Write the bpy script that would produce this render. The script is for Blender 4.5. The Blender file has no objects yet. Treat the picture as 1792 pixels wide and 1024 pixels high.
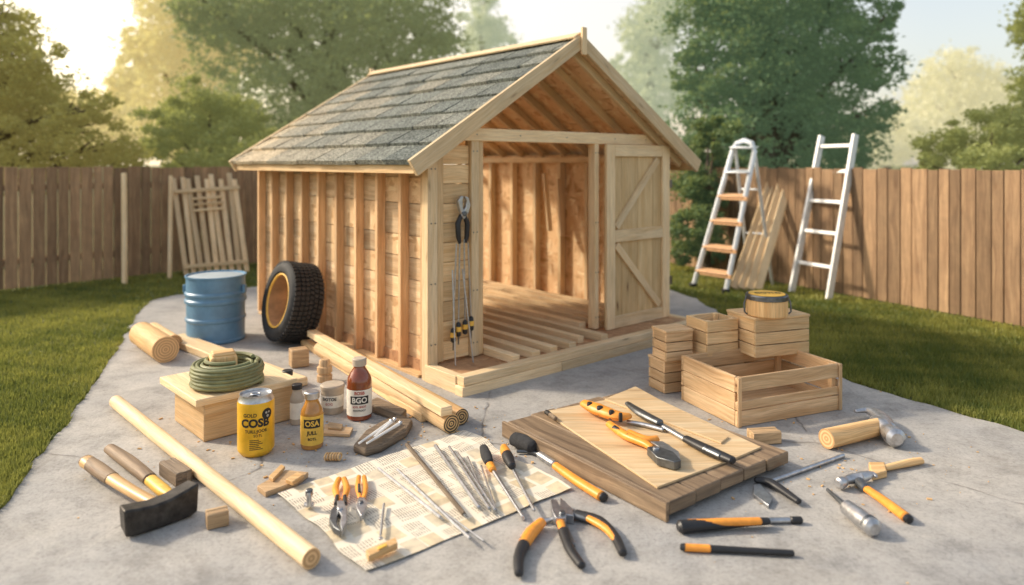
import bpy, math, random
import numpy as np
from mathutils import Matrix, Vector, noise
rad=math.radians
random.seed(7); rng=np.random.default_rng(5)
SC=bpy.context.scene; COL=SC.collection
F=1262.; HZ=285.; CX=896.; H=1.8
def G(px,py,z=0.):
    D=(H-z)*F/(py-HZ); return Vector(((px-CX)*D/F, D, z))
def P(px,py,D): return Vector(((px-CX)*D/F, D, H-(py-HZ)*D/F))
def T(x,y,z): return Matrix.Translation((x,y,z))
def RZ(a): return Matrix.Rotation(a,4,'Z')
def RX(a): return Matrix.Rotation(a,4,'X')
def RY(a): return Matrix.Rotation(a,4,'Y')
# ---------------------------------------------------------------- materials
class NT:
    def __init__(s,name):
        s.m=bpy.data.materials.new(name); s.m.use_nodes=True; s.t=s.m.node_tree; s.t.nodes.clear()
        s.out=s.n('ShaderNodeOutputMaterial')
    def n(s,ty,**kw):
        nd=s.t.nodes.new(ty)
        for k,v in kw.items():
            if k[0]=='_': setattr(nd,k[1:],v)
        for k,v in kw.items():
            if k[0]!='_':
                k2=int(k[1:]) if (k[0]=='i' and k[1:].isdigit()) else k.replace('__',' ')
                s.set(nd.inputs[k2],v)
        return nd
    def set(s,inp,v):
        if isinstance(v,bpy.types.NodeSocket): s.t.links.new(v,inp)
        elif isinstance(v,bpy.types.Node): s.t.links.new(v.outputs[0],inp)
        else:
            if isinstance(v,(tuple,list)) and len(v)==3 and inp.type=='RGBA': v=(*v,1)
            inp.default_value=v
    def math(s,op,a,b=0.,c=0.): return s.n('ShaderNodeMath',_operation=op,i0=a,i1=b,i2=c).outputs[0]
    def mix(s,f,a,b,bt='MIX'):
        nd=s.t.nodes.new('ShaderNodeMix'); nd.data_type='RGBA'; nd.blend_type=bt
        s.set(nd.inputs[0],f); s.set(nd.inputs[6],a); s.set(nd.inputs[7],b); return nd.outputs[2]
    def ramp(s,f,stops):
        nd=s.t.nodes.new('ShaderNodeValToRGB'); s.set(nd.inputs[0],f); e=nd.color_ramp.elements
        while len(e)<len(stops): e.new(.5)
        for q,(p,c) in zip(e,stops):
            q.position=p; q.color=(c,c,c,1) if isinstance(c,(int,float)) else (*c,1)
        return nd.outputs[0]
    def noise(s,vec,scale,detail=3,rough=.55,dist=0):
        return s.n('ShaderNodeTexNoise',Vector=vec,Scale=scale,Detail=detail,Roughness=rough,Distortion=dist).outputs[0]
    def map(s,vec,sc,rot=(0,0,0)): return s.n('ShaderNodeMapping',Vector=vec,Scale=sc,Rotation=rot).outputs[0]
    def uv(s): return s.n('ShaderNodeTexCoord').outputs[2]
    def obj(s): return s.n('ShaderNodeTexCoord').outputs[3]
    def tone(s): return s.n('ShaderNodeAttribute',_attribute_name='tone').outputs[2]
    def bump(s,h,strength=.3,dist=.01): return s.n('ShaderNodeBump',Height=h,Strength=strength,Distance=dist).outputs[0]
    def fin(s,col,rough=.6,metal=0.,nrm=None,**kw):
        b=s.n('ShaderNodeBsdfPrincipled'); s.set(b.inputs['Base Color'],col); s.set(b.inputs['Roughness'],rough); s.set(b.inputs['Metallic'],metal)
        if nrm is not None: s.set(b.inputs['Normal'],nrm)
        for k,v in kw.items(): s.set(b.inputs[k.replace('__',' ')],v)
        s.t.links.new(b.outputs[0],s.out.inputs[0]); return s.m
def wood(name,c1,c2,knot=(.20,.085,.03),kn=1.,rough=.62,gs=1.,bump=.25,dirt=.0,tv=.25):
    k=NT(name); uv=k.uv()
    w=k.noise(uv,1.3,2)
    wv=k.n('ShaderNodeVectorMath',_operation='SCALE',i0=k.n('ShaderNodeCombineXYZ',X=0.,Y=w,Z=0.).outputs[0]); wv.inputs[3].default_value=.12
    uv2=k.n('ShaderNodeVectorMath',_operation='ADD',i0=uv,i1=wv.outputs[0]).outputs[0]
    g1=k.noise(k.map(uv2,(1.1*gs,22*gs,1)),1.,4,.6,.5)
    g2=k.noise(k.map(uv2,(5*gs,150*gs,1)),1.,3,.6)
    c=k.mix(k.ramp(g1,[(.34,1),(.66,0)]),c1,c2)
    c=k.mix(.6,c,k.ramp(g2,[(.3,.6),(.6,1.12)]),'MULTIPLY')
    sm=k.noise(uv,2.2,3); c=k.mix(.4,c,k.ramp(sm,[(.3,.75),(.65,1.1)]),'MULTIPLY')
    if kn:
        v=k.n('ShaderNodeTexVoronoi',Vector=k.map(uv2,(1.6*gs,6.0*gs,1)),Scale=1.).outputs[0]
        kf=k.ramp(v,[(.03,1),(.10,.0)]); kr=k.ramp(v,[(.08,.4),(.24,0)])
        c=k.mix(k.math('MULTIPLY',kr,kn),c,tuple(x*.6 for x in c2)); c=k.mix(k.math('MULTIPLY',kf,.85*kn),c,knot)
    if dirt:
        d=k.noise(k.obj(),5.,5,.7); c=k.mix(k.math('MULTIPLY',k.ramp(d,[(.42,0),(.7,1)]),dirt),c,(.16,.11,.07))
    t=k.tone(); tt=k.n('ShaderNodeMapRange',Value=t); tt.inputs[3].default_value=1-tv; tt.inputs[4].default_value=1+tv*.35
    c=k.mix(1.,c,tt.outputs[0],'MULTIPLY')
    return k.fin(c,rough,nrm=k.bump(k.math('ADD',g1,g2),bump,.004))
def osb(name,a=(.82,.56,.31),b=(.58,.34,.16),c_=(.93,.74,.48)):
    k=NT(name); uv=k.uv()
    d=k.noise(uv,6.,3); uvd=k.mix(.06,uv,k.n('ShaderNodeTexNoise',Vector=uv,Scale=6.).outputs[1])
    v1=k.n('ShaderNodeTexVoronoi',Vector=k.map(uvd,(9,26,1),(0,0,.5)),Scale=1.)
    v2=k.n('ShaderNodeTexVoronoi',Vector=k.map(uvd,(24,8,1),(0,0,.25)),Scale=1.)
    r1=k.n('ShaderNodeSeparateColor',Color=v1.outputs[1]).outputs[0]; r2=k.n('ShaderNodeSeparateColor',Color=v2.outputs[1]).outputs[1]
    f=k.mix(k.ramp(d,[(.45,0),(.55,1)]),r1,r2)
    c=k.ramp(f,[(0.,b),(.35,a),(.7,a),(1.,c_)])
    g=k.noise(k.map(uv,(20,120,1)),1.,3); c=k.mix(.4,c,k.ramp(g,[(.3,.7),(.7,1.1)]),'MULTIPLY')
    return k.fin(c,.6,nrm=k.bump(f,.3,.004))
def flat(name,c,rough=.45,metal=0.,var=.15,sc=8.,bump=.05,**kw):
    k=NT(name); o=k.obj(); n=k.noise(o,sc,5,.65)
    cc=k.mix(k.ramp(n,[(.3,0),(.7,1)]),tuple(x*(1-var) for x in c),tuple(min(1,x*(1+var)) for x in c))
    n2=k.noise(o,sc*9,4,.7)
    rr=k.n('ShaderNodeMapRange',Value=n2); rr.inputs[3].default_value=max(.05,rough-.12); rr.inputs[4].default_value=min(1,rough+.18)
    return k.fin(cc,rr.outputs[0],metal,k.bump(n2,bump,.003),**kw)
M={}
M['pine']=wood('pine',(.88,.63,.35),(.71,.44,.20),kn=.8)
M['pine_pale']=wood('pine_pale',(.94,.73,.46),(.83,.58,.31),kn=.6)
M['pine_gold']=wood('pine_gold',(.86,.57,.27),(.67,.38,.15),kn=.9)
M['pine_door']=wood('pine_door',(.90,.66,.36),(.76,.49,.22),kn=1.1)
M['stud']=wood('stud',(.86,.59,.33),(.66,.38,.18),kn=.8,tv=.3)
M['plank']=wood('plank',(.84,.62,.38),(.58,.36,.18),kn=1.4,bump=.5,dirt=.25,tv=.38)
M['oldplank']=wood('oldplank',(.42,.29,.175),(.17,.11,.065),kn=.6,bump=.6,dirt=.45)
M['fence']=wood('fence',(.52,.33,.18),(.33,.195,.105),kn=.5,bump=.6,dirt=.3,tv=.42,rough=.85)
M['ply']=wood('ply',(.88,.67,.41),(.74,.50,.26),kn=.6,gs=.6)
M['crate']=wood('crate',(.84,.58,.33),(.60,.36,.17),kn=1.1,bump=.4,tv=.32)
M['blockw']=wood('blockw',(.68,.46,.25),(.42,.26,.13),kn=.7,gs=2.5,bump=.4)
M['bark']=wood('bark',(.32,.23,.15),(.11,.075,.045),kn=.6,gs=2,bump=1.)
M['handlew']=wood('handlew',(.78,.50,.22),(.58,.33,.13),kn=0,rough=.4,bump=.08)
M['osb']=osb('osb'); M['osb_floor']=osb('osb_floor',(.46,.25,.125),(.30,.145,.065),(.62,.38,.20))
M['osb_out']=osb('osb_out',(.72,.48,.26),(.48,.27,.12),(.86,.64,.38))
M['blue']=flat('blue_paint',(.125,.255,.39),.38,0,.22,5)
M['bluelid']=flat('blue_lid',(.50,.58,.64),.35,.2,.2,6)
M['black']=flat('black_plastic',(.018,.018,.02),.42,0,.3,20)
M['worn']=flat('worn_iron',(.055,.048,.042),.42,.6,.6,16,.4)
M['rubber']=flat('rubber',(.022,.022,.023),.7,0,.4,14,.3)
M['orange']=flat('orange_plastic',(.82,.31,.04),.38,0,.18,18)
M['yellow']=flat('yellow_plastic',(.82,.48,.08),.4,0,.18,18)
M['steel']=flat('steel',(.50,.51,.53),.36,1.,.25,25)
M['bright']=flat('bright_steel',(.52,.52,.53),.40,1.,.25,25,.1)
M['dsteel']=flat('dark_steel',(.16,.17,.18),.38,.9,.35,25)
M['alu']=flat('aluminium',(.70,.73,.76),.4,.6,.12,8)
M['tan']=flat('tan_tread',(.72,.42,.22),.5,0,.15,8)
M['white']=flat('white_metal',(.80,.79,.76),.45,.1,.1,8)
M['hose']=flat('green_hose',(.21,.215,.10),.5,0,.3,12)
M['can']=flat('can_yellow',(.82,.47,.03),.3,.3,.14,9)
M['label']=flat('paper_label',(.80,.74,.63),.6,0,.12,15)
M['ylabel']=flat('yellow_label',(.80,.48,.07),.5,0,.18,15)
M['ink']=flat('ink',(.02,.017,.014),.6)
M['sepia']=flat('sepia_ink',(.16,.12,.08),.7)
M['redink']=flat('red_ink',(.45,.06,.03),.6)
M['amber']=flat('amber_glass',(.24,.055,.016),.1,0,.3,6,0,Coat__Weight=.6)
M['honey']=flat('honey_glass',(.50,.22,.04),.12,0,.25,6,0,Coat__Weight=.6)
M['tub']=flat('grey_tub',(.46,.38,.29),.65,0,.22,9)
M['rust']=flat('rusty_brown',(.44,.25,.12),.6,.0,.4,5)
M['cloth']=flat('bristle',(.03,.03,.032),.9,0,.4,60,.6)
k=NT('endgrain'); t=k.n('ShaderNodeTexWave',_wave_type='RINGS',_rings_direction='SPHERICAL',Vector=k.uv(),Scale=14.,Distortion=1.2,Detail=2.)
M['end']=k.fin(k.mix(t.outputs[1],(.78,.50,.25),(.46,.26,.11)),.7)
k=NT('endspiral'); t=k.n('ShaderNodeTexWave',_wave_type='RINGS',_rings_direction='SPHERICAL',Vector=k.uv(),Scale=18.,Distortion=2.5,Detail=2.)
M['endspiral']=k.fin(k.mix(k.ramp(t.outputs[1],[(.4,0),(.65,1)]),(.05,.032,.02),(.66,.42,.18)),.6)
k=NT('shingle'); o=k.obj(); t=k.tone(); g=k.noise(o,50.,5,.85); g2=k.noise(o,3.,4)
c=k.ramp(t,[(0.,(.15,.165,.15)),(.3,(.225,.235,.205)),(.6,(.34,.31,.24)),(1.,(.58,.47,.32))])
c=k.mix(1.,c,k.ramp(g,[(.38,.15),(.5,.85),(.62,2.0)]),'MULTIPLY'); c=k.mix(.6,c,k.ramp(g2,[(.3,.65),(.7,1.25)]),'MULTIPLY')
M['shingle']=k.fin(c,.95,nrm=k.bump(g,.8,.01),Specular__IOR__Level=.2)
M['felt']=flat('roofing_felt',(.02,.02,.02),.9)
k=NT('tread'); uv=k.uv()
M['tread']=k.fin(k.mix(k.noise(uv,30.,3),(.008,.008,.008),(.022,.022,.023)),.75)
# concrete
k=NT('concrete'); o=k.obj(); a=k.noise(o,.55,5,.6); b=k.noise(o,3.5,6,.72); cc=k.noise(o,55.,4,.8); d=k.noise(o,1.4,4)
c=k.mix(k.ramp(a,[(.32,0),(.68,1)]),(.33,.325,.32),(.49,.455,.405)); c=k.mix(.9,c,k.ramp(b,[(.3,.62),(.5,.97),(.75,1.15)]),'MULTIPLY')
c=k.mix(.65,c,k.ramp(cc,[(.30,.5),(.5,1.),(.75,1.2)]),'MULTIPLY')
dv=k.mix(.12,o,k.n('ShaderNodeTexNoise',Vector=o,Scale=2.5,Detail=6.).outputs[1])
v=k.n('ShaderNodeTexVoronoi',_feature='DISTANCE_TO_EDGE',Vector=dv,Scale=.42).outputs[0]
cr=k.math('MULTIPLY',k.ramp(v,[(.0,1),(.005,0)]),k.ramp(d,[(.48,0),(.56,1)]))
c=k.mix(k.math('MULTIPLY',cr,.75),c,(.11,.095,.08))
st=k.ramp(k.noise(o,1.1,6,.78,1.),[(.50,0),(.66,1)]); c=k.mix(k.math('MULTIPLY',st,.38),c,(.19,.17,.145))
st=k.ramp(k.noise(k.map(o,(1,1,1),(0,0,1)),2.3,6,.8,.6),[(.56,0),(.68,1)]); c=k.mix(k.math('MULTIPLY',st,.3),c,(.58,.54,.47))
M['concrete']=k.fin(c,.8,nrm=k.bump(k.math('SUBTRACT',k.math('ADD',b,k.math('MULTIPLY',cc,.6)),cr),.5,.012))
k=NT('soil'); o=k.obj(); a=k.noise(o,1.2,5); b=k.noise(o,30.,4,.7)
c=k.mix(a,(.09,.12,.03),(.17,.17,.05)); c=k.mix(.8,c,k.ramp(b,[(.3,.4),(.7,1.3)]),'MULTIPLY')
M['lawn']=k.fin(c,.95,nrm=k.bump(b,.8,.03))
k=NT('printed_paper'); uv=k.uv(); sep=k.n('ShaderNodeSeparateXYZ',Vector=uv)
vv=k.n('ShaderNodeTexVoronoi',_distance='CHEBYCHEV',Vector=k.map(uv,(6.5,8.,1)),Scale=1.,Randomness=.3)
sc=k.n('ShaderNodeSeparateColor',Color=vv.outputs[1]); inside=k.ramp(vv.outputs[0],[(.38,1),(.41,0)])
ln=k.math('GREATER_THAN',k.math('FRACT',k.math('MULTIPLY',sep.outputs[1],64.)),.5)
wd=k.math('GREATER_THAN',k.noise(k.map(uv,(110,9,1)),1.,1),.42)
tx=k.math('MULTIPLY',k.math('MULTIPLY',ln,wd),k.math('MULTIPLY',inside,k.math('GREATER_THAN',sc.outputs[0],.42)))
pic=k.math('MULTIPLY',inside,k.math('LESS_THAN',sc.outputs[0],.42))
c=k.mix(k.noise(uv,3.,4),(.72,.64,.50),(.84,.77,.64)); c=k.mix(k.math('MULTIPLY',tx,.7),c,(.22,.17,.12))
pc=k.mix(.5,k.ramp(k.noise(uv,16.,4),[(.38,(.36,.28,.18)),(.6,(.78,.62,.38))]),k.ramp(sc.outputs[1],[(0.,(.50,.38,.21)),(.5,(.74,.58,.34)),(1.,(.48,.45,.38))]))
c=k.mix(k.math('MULTIPLY',pic,.75),c,pc)
fx=k.math('ABSOLUTE',k.math('SUBTRACT',k.math('FRACT',k.math('MULTIPLY',sep.outputs[0],2.3)),.5))
c=k.mix(k.ramp(fx,[(.0,.5),(.012,0)]),c,(.44,.37,.27))
M['print']=k.fin(c,.75,nrm=k.bump(k.noise(uv,6.,3),.2,.01))
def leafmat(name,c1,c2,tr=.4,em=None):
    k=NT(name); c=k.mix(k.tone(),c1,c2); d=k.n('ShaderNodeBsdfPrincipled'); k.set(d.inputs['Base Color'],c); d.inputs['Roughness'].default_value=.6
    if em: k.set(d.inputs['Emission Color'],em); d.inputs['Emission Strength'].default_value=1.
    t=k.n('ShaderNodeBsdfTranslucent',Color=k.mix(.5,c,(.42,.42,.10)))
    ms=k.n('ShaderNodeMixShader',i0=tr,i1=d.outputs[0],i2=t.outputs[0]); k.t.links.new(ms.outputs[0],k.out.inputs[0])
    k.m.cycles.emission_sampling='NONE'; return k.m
# haze put into tree leaf materials as faint glow and paler colours, no real mist
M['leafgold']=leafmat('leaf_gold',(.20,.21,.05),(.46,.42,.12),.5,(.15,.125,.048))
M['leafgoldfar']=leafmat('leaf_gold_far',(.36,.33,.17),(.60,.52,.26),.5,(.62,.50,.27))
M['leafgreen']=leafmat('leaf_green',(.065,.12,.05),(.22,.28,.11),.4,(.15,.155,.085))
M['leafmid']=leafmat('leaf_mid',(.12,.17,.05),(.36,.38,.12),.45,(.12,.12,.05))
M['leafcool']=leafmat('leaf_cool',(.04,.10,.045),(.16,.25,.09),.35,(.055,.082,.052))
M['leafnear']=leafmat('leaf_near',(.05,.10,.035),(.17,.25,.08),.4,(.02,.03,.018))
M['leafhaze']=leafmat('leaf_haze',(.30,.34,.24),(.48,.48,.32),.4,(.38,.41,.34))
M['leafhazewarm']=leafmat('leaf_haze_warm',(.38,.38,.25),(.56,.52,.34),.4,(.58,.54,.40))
M['grass']=leafmat('grass_blade',(.075,.125,.022),(.46,.43,.10),.4)
M['trunk']=wood('trunk',(.20,.15,.10),(.09,.065,.045),kn=0,gs=2,bump=1.)
# ---------------------------------------------------------------- mesh builder
class MB:
    def __init__(s,M0=None): s.v=[];s.f=[];s.uv=[];s.t=[];s.mi=[];s.M0=M0 or Matrix()
    def add(s,vs,fs,uvs,M=None,tone=None,mi=0):
        MM=s.M0@(M or Matrix()); b=len(s.v); t=random.random() if tone is None else tone
        for p in vs: s.v.append(tuple(MM@Vector(p))); s.t.append(t)
        for i,(f,u) in enumerate(zip(fs,uvs)):
            s.f.append([b+j for j in f]); s.uv.append(u); s.mi.append(mi if not isinstance(mi,list) else mi[i])
        return s
    def box(s,c,d,M=None,tone=None,mi=0):
        hx,hy,hz=d[0]/2,d[1]/2,d[2]/2
        vs=[(c[0]+x*hx,c[1]+y*hy,c[2]+z*hz) for x in(-1,1) for y in(-1,1) for z in(-1,1)]
        fs=[(0,1,3,2),(4,6,7,5),(0,4,5,1),(2,3,7,6),(0,2,6,4),(1,5,7,3)]; ax=[0,0,1,1,2,2]
        L=max(range(3),key=lambda i:d[i]); ou,ov=random.random()*40,random.random()*40; uvs=[]
        for f,a in zip(fs,ax):
            o=[i for i in range(3) if i!=a]
            if L in o: u=L; w=[i for i in o if i!=L][0]
            else: u,w=o
            uvs.append([(vs[j][u]+ou,vs[j][w]+ov+a*.37) for j in f])
        return s.add(vs,fs,uvs,M,tone,mi)
    def b2(s,x0,x1,y0,y1,z0,z1,**k): return s.box(((x0+x1)/2,(y0+y1)/2,(z0+z1)/2),(x1-x0,y1-y0,z1-z0),**k)
    def beam(s,a,b,w,h,up=(0,0,1),**k):
        a=Vector(a);b=Vector(b);x=(b-a);L=x.length;x.normalize();z=Vector(up);y=z.cross(x).normalized();z=x.cross(y)
        Mx=Matrix(((x[0],y[0],z[0],a[0]),(x[1],y[1],z[1],a[1]),(x[2],y[2],z[2],a[2]),(0,0,0,1)))
        return s.box((L/2,0,0),(L,w,h),M=Mx,**k)
    def prism(s,poly,z0,z1,M=None,tone=None,mi=0):
        ar=sum(poly[i][0]*poly[(i+1)%len(poly)][1]-poly[(i+1)%len(poly)][0]*poly[i][1] for i in range(len(poly)))
        if ar<0: poly=poly[::-1]
        n=len(poly); vs=[(p[0],p[1],z0) for p in poly]+[(p[0],p[1],z1) for p in poly]
        ou=random.random()*30
        fs=[tuple(range(n))[::-1],tuple(range(n,2*n))]; uvs=[[(vs[i][0]+ou,vs[i][1]) for i in f] for f in fs]
        for i in range(n):
            j=(i+1)%n; fs.append((i,j,n+j,n+i)); l=math.hypot(poly[j][0]-poly[i][0],poly[j][1]-poly[i][1])
            uvs.append([(ou,0),(ou+l,0),(ou+l,z1-z0),(ou,z1-z0)])
        return s.add(vs,fs,uvs,M,tone,mi)
    def tube(s,pts,r,n=12,M=None,sq=1.,caps=True,mi=0,cmi=None,tone=None,closed=False):
        pts=[Vector(p) for p in pts]; m=len(pts)
        if not isinstance(r,(list,tuple)): r=[r]*m
        tg=[]
        for i in range(m):
            if closed: a,b=pts[i-1],pts[(i+1)%m]
            else: a,b=pts[max(0,i-1)],pts[min(m-1,i+1)]
            tg.append((b-a).normalized())
        up=Vector((0,0,1)) if abs(tg[0].z)<.9 else Vector((0,1,0))
        vs=[];L=0;Ls=[]
        for i in range(m):
            if i: L+=(pts[i]-pts[i-1]).length
            Ls.append(L); side=tg[i].cross(up)
            if side.length<1e-4: side=Vector((1,0,0))
            side.normalize(); u2=side.cross(tg[i]).normalized()
            if abs(tg[0].z)>=.9 or closed or sq==1.: up=u2
            for j in range(n):
                a=2*math.pi*j/n; vs.append(tuple(pts[i]+side*math.cos(a)*r[i]+u2*math.sin(a)*r[i]*sq))
        fs=[];uvs=[];mis=[];ou=random.random()*30; rm=max(r)
        for i in range(m if closed else m-1):
            i2=(i+1)%m; l2=Ls[i2] if i2 else Ls[-1]+.01
            for j in range(n):
                k=(j+1)%n; fs.append((i*n+j,i2*n+j,i2*n+k,i*n+k)); mis.append(mi)
                v0,v1=2*math.pi*rm*j/n,2*math.pi*rm*(j+1)/n; uvs.append([(ou+Ls[i],v0),(ou+l2,v0),(ou+l2,v1),(ou+Ls[i],v1)])
        if caps and not closed:
            c=mi if cmi is None else cmi
            for i,rev in((0,False),(m-1,True)):
                f=[i*n+j for j in range(n)]; u=[(math.cos(2*math.pi*j/n)*r[i],math.sin(2*math.pi*j/n)*r[i]) for j in range(n)]
                if rev: f=f[::-1];u=u[::-1]
                fs.append(f);uvs.append(u);mis.append(c)
        return s.add(vs,fs,uvs,M,tone,mis)
    def lathe(s,pr,n=32,M=None,mi=0,caps=True,cmi=None,tone=None):
        vs=[];m=len(pr);Ls=[0]
        for i in range(1,m): Ls.append(Ls[-1]+math.hypot(pr[i][0]-pr[i-1][0],pr[i][1]-pr[i-1][1]))
        for (r,z) in pr:
            for j in range(n): a=2*math.pi*j/n; vs.append((r*math.cos(a),r*math.sin(a),z))
        fs=[];uvs=[];mis=[];rm=max(p[0] for p in pr)
        for i in range(m-1):
            for j in range(n):
                k=(j+1)%n; fs.append((i*n+j,i*n+k,(i+1)*n+k,(i+1)*n+j)); mis.append(mi)
                v0,v1=2*math.pi*rm*j/n,2*math.pi*rm*(j+1)/n; uvs.append([(Ls[i],v0),(Ls[i],v1),(Ls[i+1],v1),(Ls[i+1],v0)])
        if caps:
            for i,rev in((0,True),(m-1,False)):
                if pr[i][0]<.0008: continue
                f=[i*n+j for j in range(n)]; u=[(vs[q][0],vs[q][1]) for q in f]
                if rev: f=f[::-1];u=u[::-1]
                fs.append(f);uvs.append(u);mis.append(mi if cmi is None else cmi)
        return s.add(vs,fs,uvs,M,tone,mis)
    def build(s,name,mats,parent=None,bev=0.,ang=35):
        if not isinstance(mats,(list,tuple)): mats=[mats]
        me=bpy.data.meshes.new(name); me.from_pydata(s.v,[],s.f)
        ul=me.uv_layers.new(name='UVMap'); fl=[c for f in s.uv for p in f for c in p]; ul.data.foreach_set('uv',fl)
        at=me.attributes.new('tone','FLOAT','POINT'); at.data.foreach_set('value',s.t)
        for m in mats: me.materials.append(M[m] if isinstance(m,str) else m)
        me.polygons.foreach_set('material_index',s.mi); me.polygons.foreach_set('use_smooth',[True]*len(s.f))
        me.update(); me.set_sharp_from_angle(angle=rad(ang))
        o=bpy.data.objects.new(name,me); COL.objects.link(o)
        if parent: o.parent=parent
        if bev:
            b=o.modifiers.new('bevel','BEVEL'); b.width=bev; b.segments=2; b.limit_method='ANGLE'; b.angle_limit=rad(50); b.use_clamp_overlap=True
        return o
def tag(o,label=None,cat=None,group=None,kind=None):
    if label:o['label']=label
    if cat:o['category']=cat
    if group:o['group']=group
    if kind:o['kind']=kind
    return o
def thing(name,label,cat,loc,rz=0,group=None):
    o=bpy.data.objects.new(name,None); COL.objects.link(o); o.location=loc; o.rotation_euler=(0,0,rz); o.empty_display_size=.1
    return tag(o,label,cat,group)
def npmesh(name,co,nv,tone,mat,parent=None):
    n=len(co)//nv; me=bpy.data.meshes.new(name); me.vertices.add(len(co)); me.vertices.foreach_set('co',co.astype(np.float32).ravel())
    me.loops.add(len(co)); me.loops.foreach_set('vertex_index',np.arange(len(co),dtype=np.int32))
    me.polygons.add(n); me.polygons.foreach_set('loop_start',np.arange(0,len(co),nv,dtype=np.int32)); me.update(calc_edges=True)
    at=me.attributes.new('tone','FLOAT','POINT'); at.data.foreach_set('value',tone.astype(np.float32))
    me.materials.append(M[mat]); o=bpy.data.objects.new(name,me); COL.objects.link(o)
    if parent:o.parent=parent
    return o
# ---------------------------------------------------------------- camera, light, sky
cam=bpy.data.cameras.new('camera'); co=bpy.data.objects.new('camera',cam); COL.objects.link(co); SC.camera=co
co.location=(0,0,H); co.rotation_euler=(rad(90),0,0); cam.sensor_width=36; cam.lens=36*F/1792; cam.shift_y=-(512-HZ)/1792; cam.clip_end=2000; cam.clip_start=.05
cam.dof.use_dof=True; cam.dof.focus_distance=4.7; cam.dof.aperture_fstop=.75
AZ=-76; EL=33
sd=Vector((math.sin(rad(AZ))*math.cos(rad(EL)),math.cos(rad(AZ))*math.cos(rad(EL)),math.sin(rad(EL))))
sl=bpy.data.lights.new('sun','SUN'); sl.energy=4.0; sl.angle=rad(5); sl.color=(1.,.87,.68)
so=bpy.data.objects.new('sun',sl); COL.objects.link(so); so.rotation_euler=(-sd).to_track_quat('-Z','Y').to_euler(); so.location=(-8,4,8)
w=bpy.data.worlds.new('World'); SC.world=w; w.use_nodes=True; nt=w.node_tree; nt.nodes.clear()
sk=nt.nodes.new('ShaderNodeTexSky'); sk.sky_type='NISHITA'; sk.sun_disc=False; sk.sun_elevation=rad(EL); sk.sun_rotation=rad(AZ); sk.air_density=1.2; sk.dust_density=4.; sk.ozone_density=1.2
bg=nt.nodes.new('ShaderNodeBackground'); bg.inputs[1].default_value=.15; wo=nt.nodes.new('ShaderNodeOutputWorld')
tc=nt.nodes.new('ShaderNodeTexCoord'); dt=nt.nodes.new('ShaderNodeVectorMath'); dt.operation='DOT_PRODUCT'; gd=Vector((-.60,1,.20)).normalized(); dt.inputs[1].default_value=gd
nt.links.new(tc.outputs[0],dt.inputs[0]); r=nt.nodes.new('ShaderNodeValToRGB'); nt.links.new(dt.outputs['Value'],r.inputs[0])
e=r.color_ramp.elements; e[0].position=.5; e[0].color=(0,0,0,1); e[1].position=1; e[1].color=(6.0,4.6,2.6,1)
q=e.new(.88); q.color=(2.0,1.25,.55,1)
sx=nt.nodes.new('ShaderNodeSeparateXYZ'); nt.links.new(tc.outputs[0],sx.inputs[0]); r2=nt.nodes.new('ShaderNodeValToRGB'); nt.links.new(sx.outputs[2],r2.inputs[0])
e=r2.color_ramp.elements; e[0].position=0; e[0].color=(3.7,3.4,2.9,1); e[1].position=.5; e[1].color=(1.8,1.85,1.8,1)
def addn(a,b):
    m=nt.nodes.new('ShaderNodeVectorMath'); m.operation='ADD'; nt.links.new(a,m.inputs[0]); nt.links.new(b,m.inputs[1]); return m.outputs[0]
s_=addn(addn(sk.outputs[0],r.outputs[0]),r2.outputs[0]); nt.links.new(s_,bg.inputs[0]); nt.links.new(bg.outputs[0],wo.inputs[0])
SC.view_settings.view_transform='Standard'; SC.view_settings.look='None'; SC.view_settings.exposure=0
# ---------------------------------------------------------------- ground
mb=MB(); mb.add([(-300,-60,0),(300,-60,0),(300,500,0),(-300,500,0)],[(0,1,2,3)],[[(0,0),(1,0),(1,1),(0,1)]]); tag(mb.build('lawn','lawn'),kind='structure')
pix=[(-140,1075),(-40,945),(0,898),(30,858),(62,812),(100,758),(135,712),(165,672),(192,632),(215,592),(238,552),(262,528),(300,518),(360,512)]
pixr=[(1192,514),(1215,522),(1250,542),(1300,572),(1360,607),(1425,642),(1490,668),(1560,690),(1680,725),(1792,757),(1900,790)]
poly=[(-1.7,1.),]+[tuple(G(*p)[:2]) for p in pix]+[(-2.5,11.5),(1.9,11.2)]+[tuple(G(*p)[:2]) for p in pixr]+[(3.4,1.)]
poly=[(p[0]+.03*noise.noise((p[0]*2,p[1]*2,0)),p[1]) for p in poly]
pp=[]
for i in range(len(poly)):
    a=poly[i];b=poly[(i+1)%len(poly)];L=math.hypot(b[0]-a[0],b[1]-a[1]);k_=max(1,int(L/.08))
    for j in range(k_):
        x=a[0]+(b[0]-a[0])*j/k_;y=a[1]+(b[1]-a[1])*j/k_; pp.append((x+.05*noise.noise((x*5,y*5,1)),y+.05*noise.noise((x*5,y*5,7))))
mb=MB(); mb.prism(pp,-.05,.012); slab=tag(mb.build('concrete_patio','concrete'),kind='structure'); slab.location.z=-.008
LA=Vector((-7.17,10.1)); LB=Vector((-5.56,11.77)); ld=(LB-LA).normalized(); RA=Vector((3.86,10.97)); RB=Vector((5.56,7.83)); rd=(RB-RA).normalized()
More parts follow.
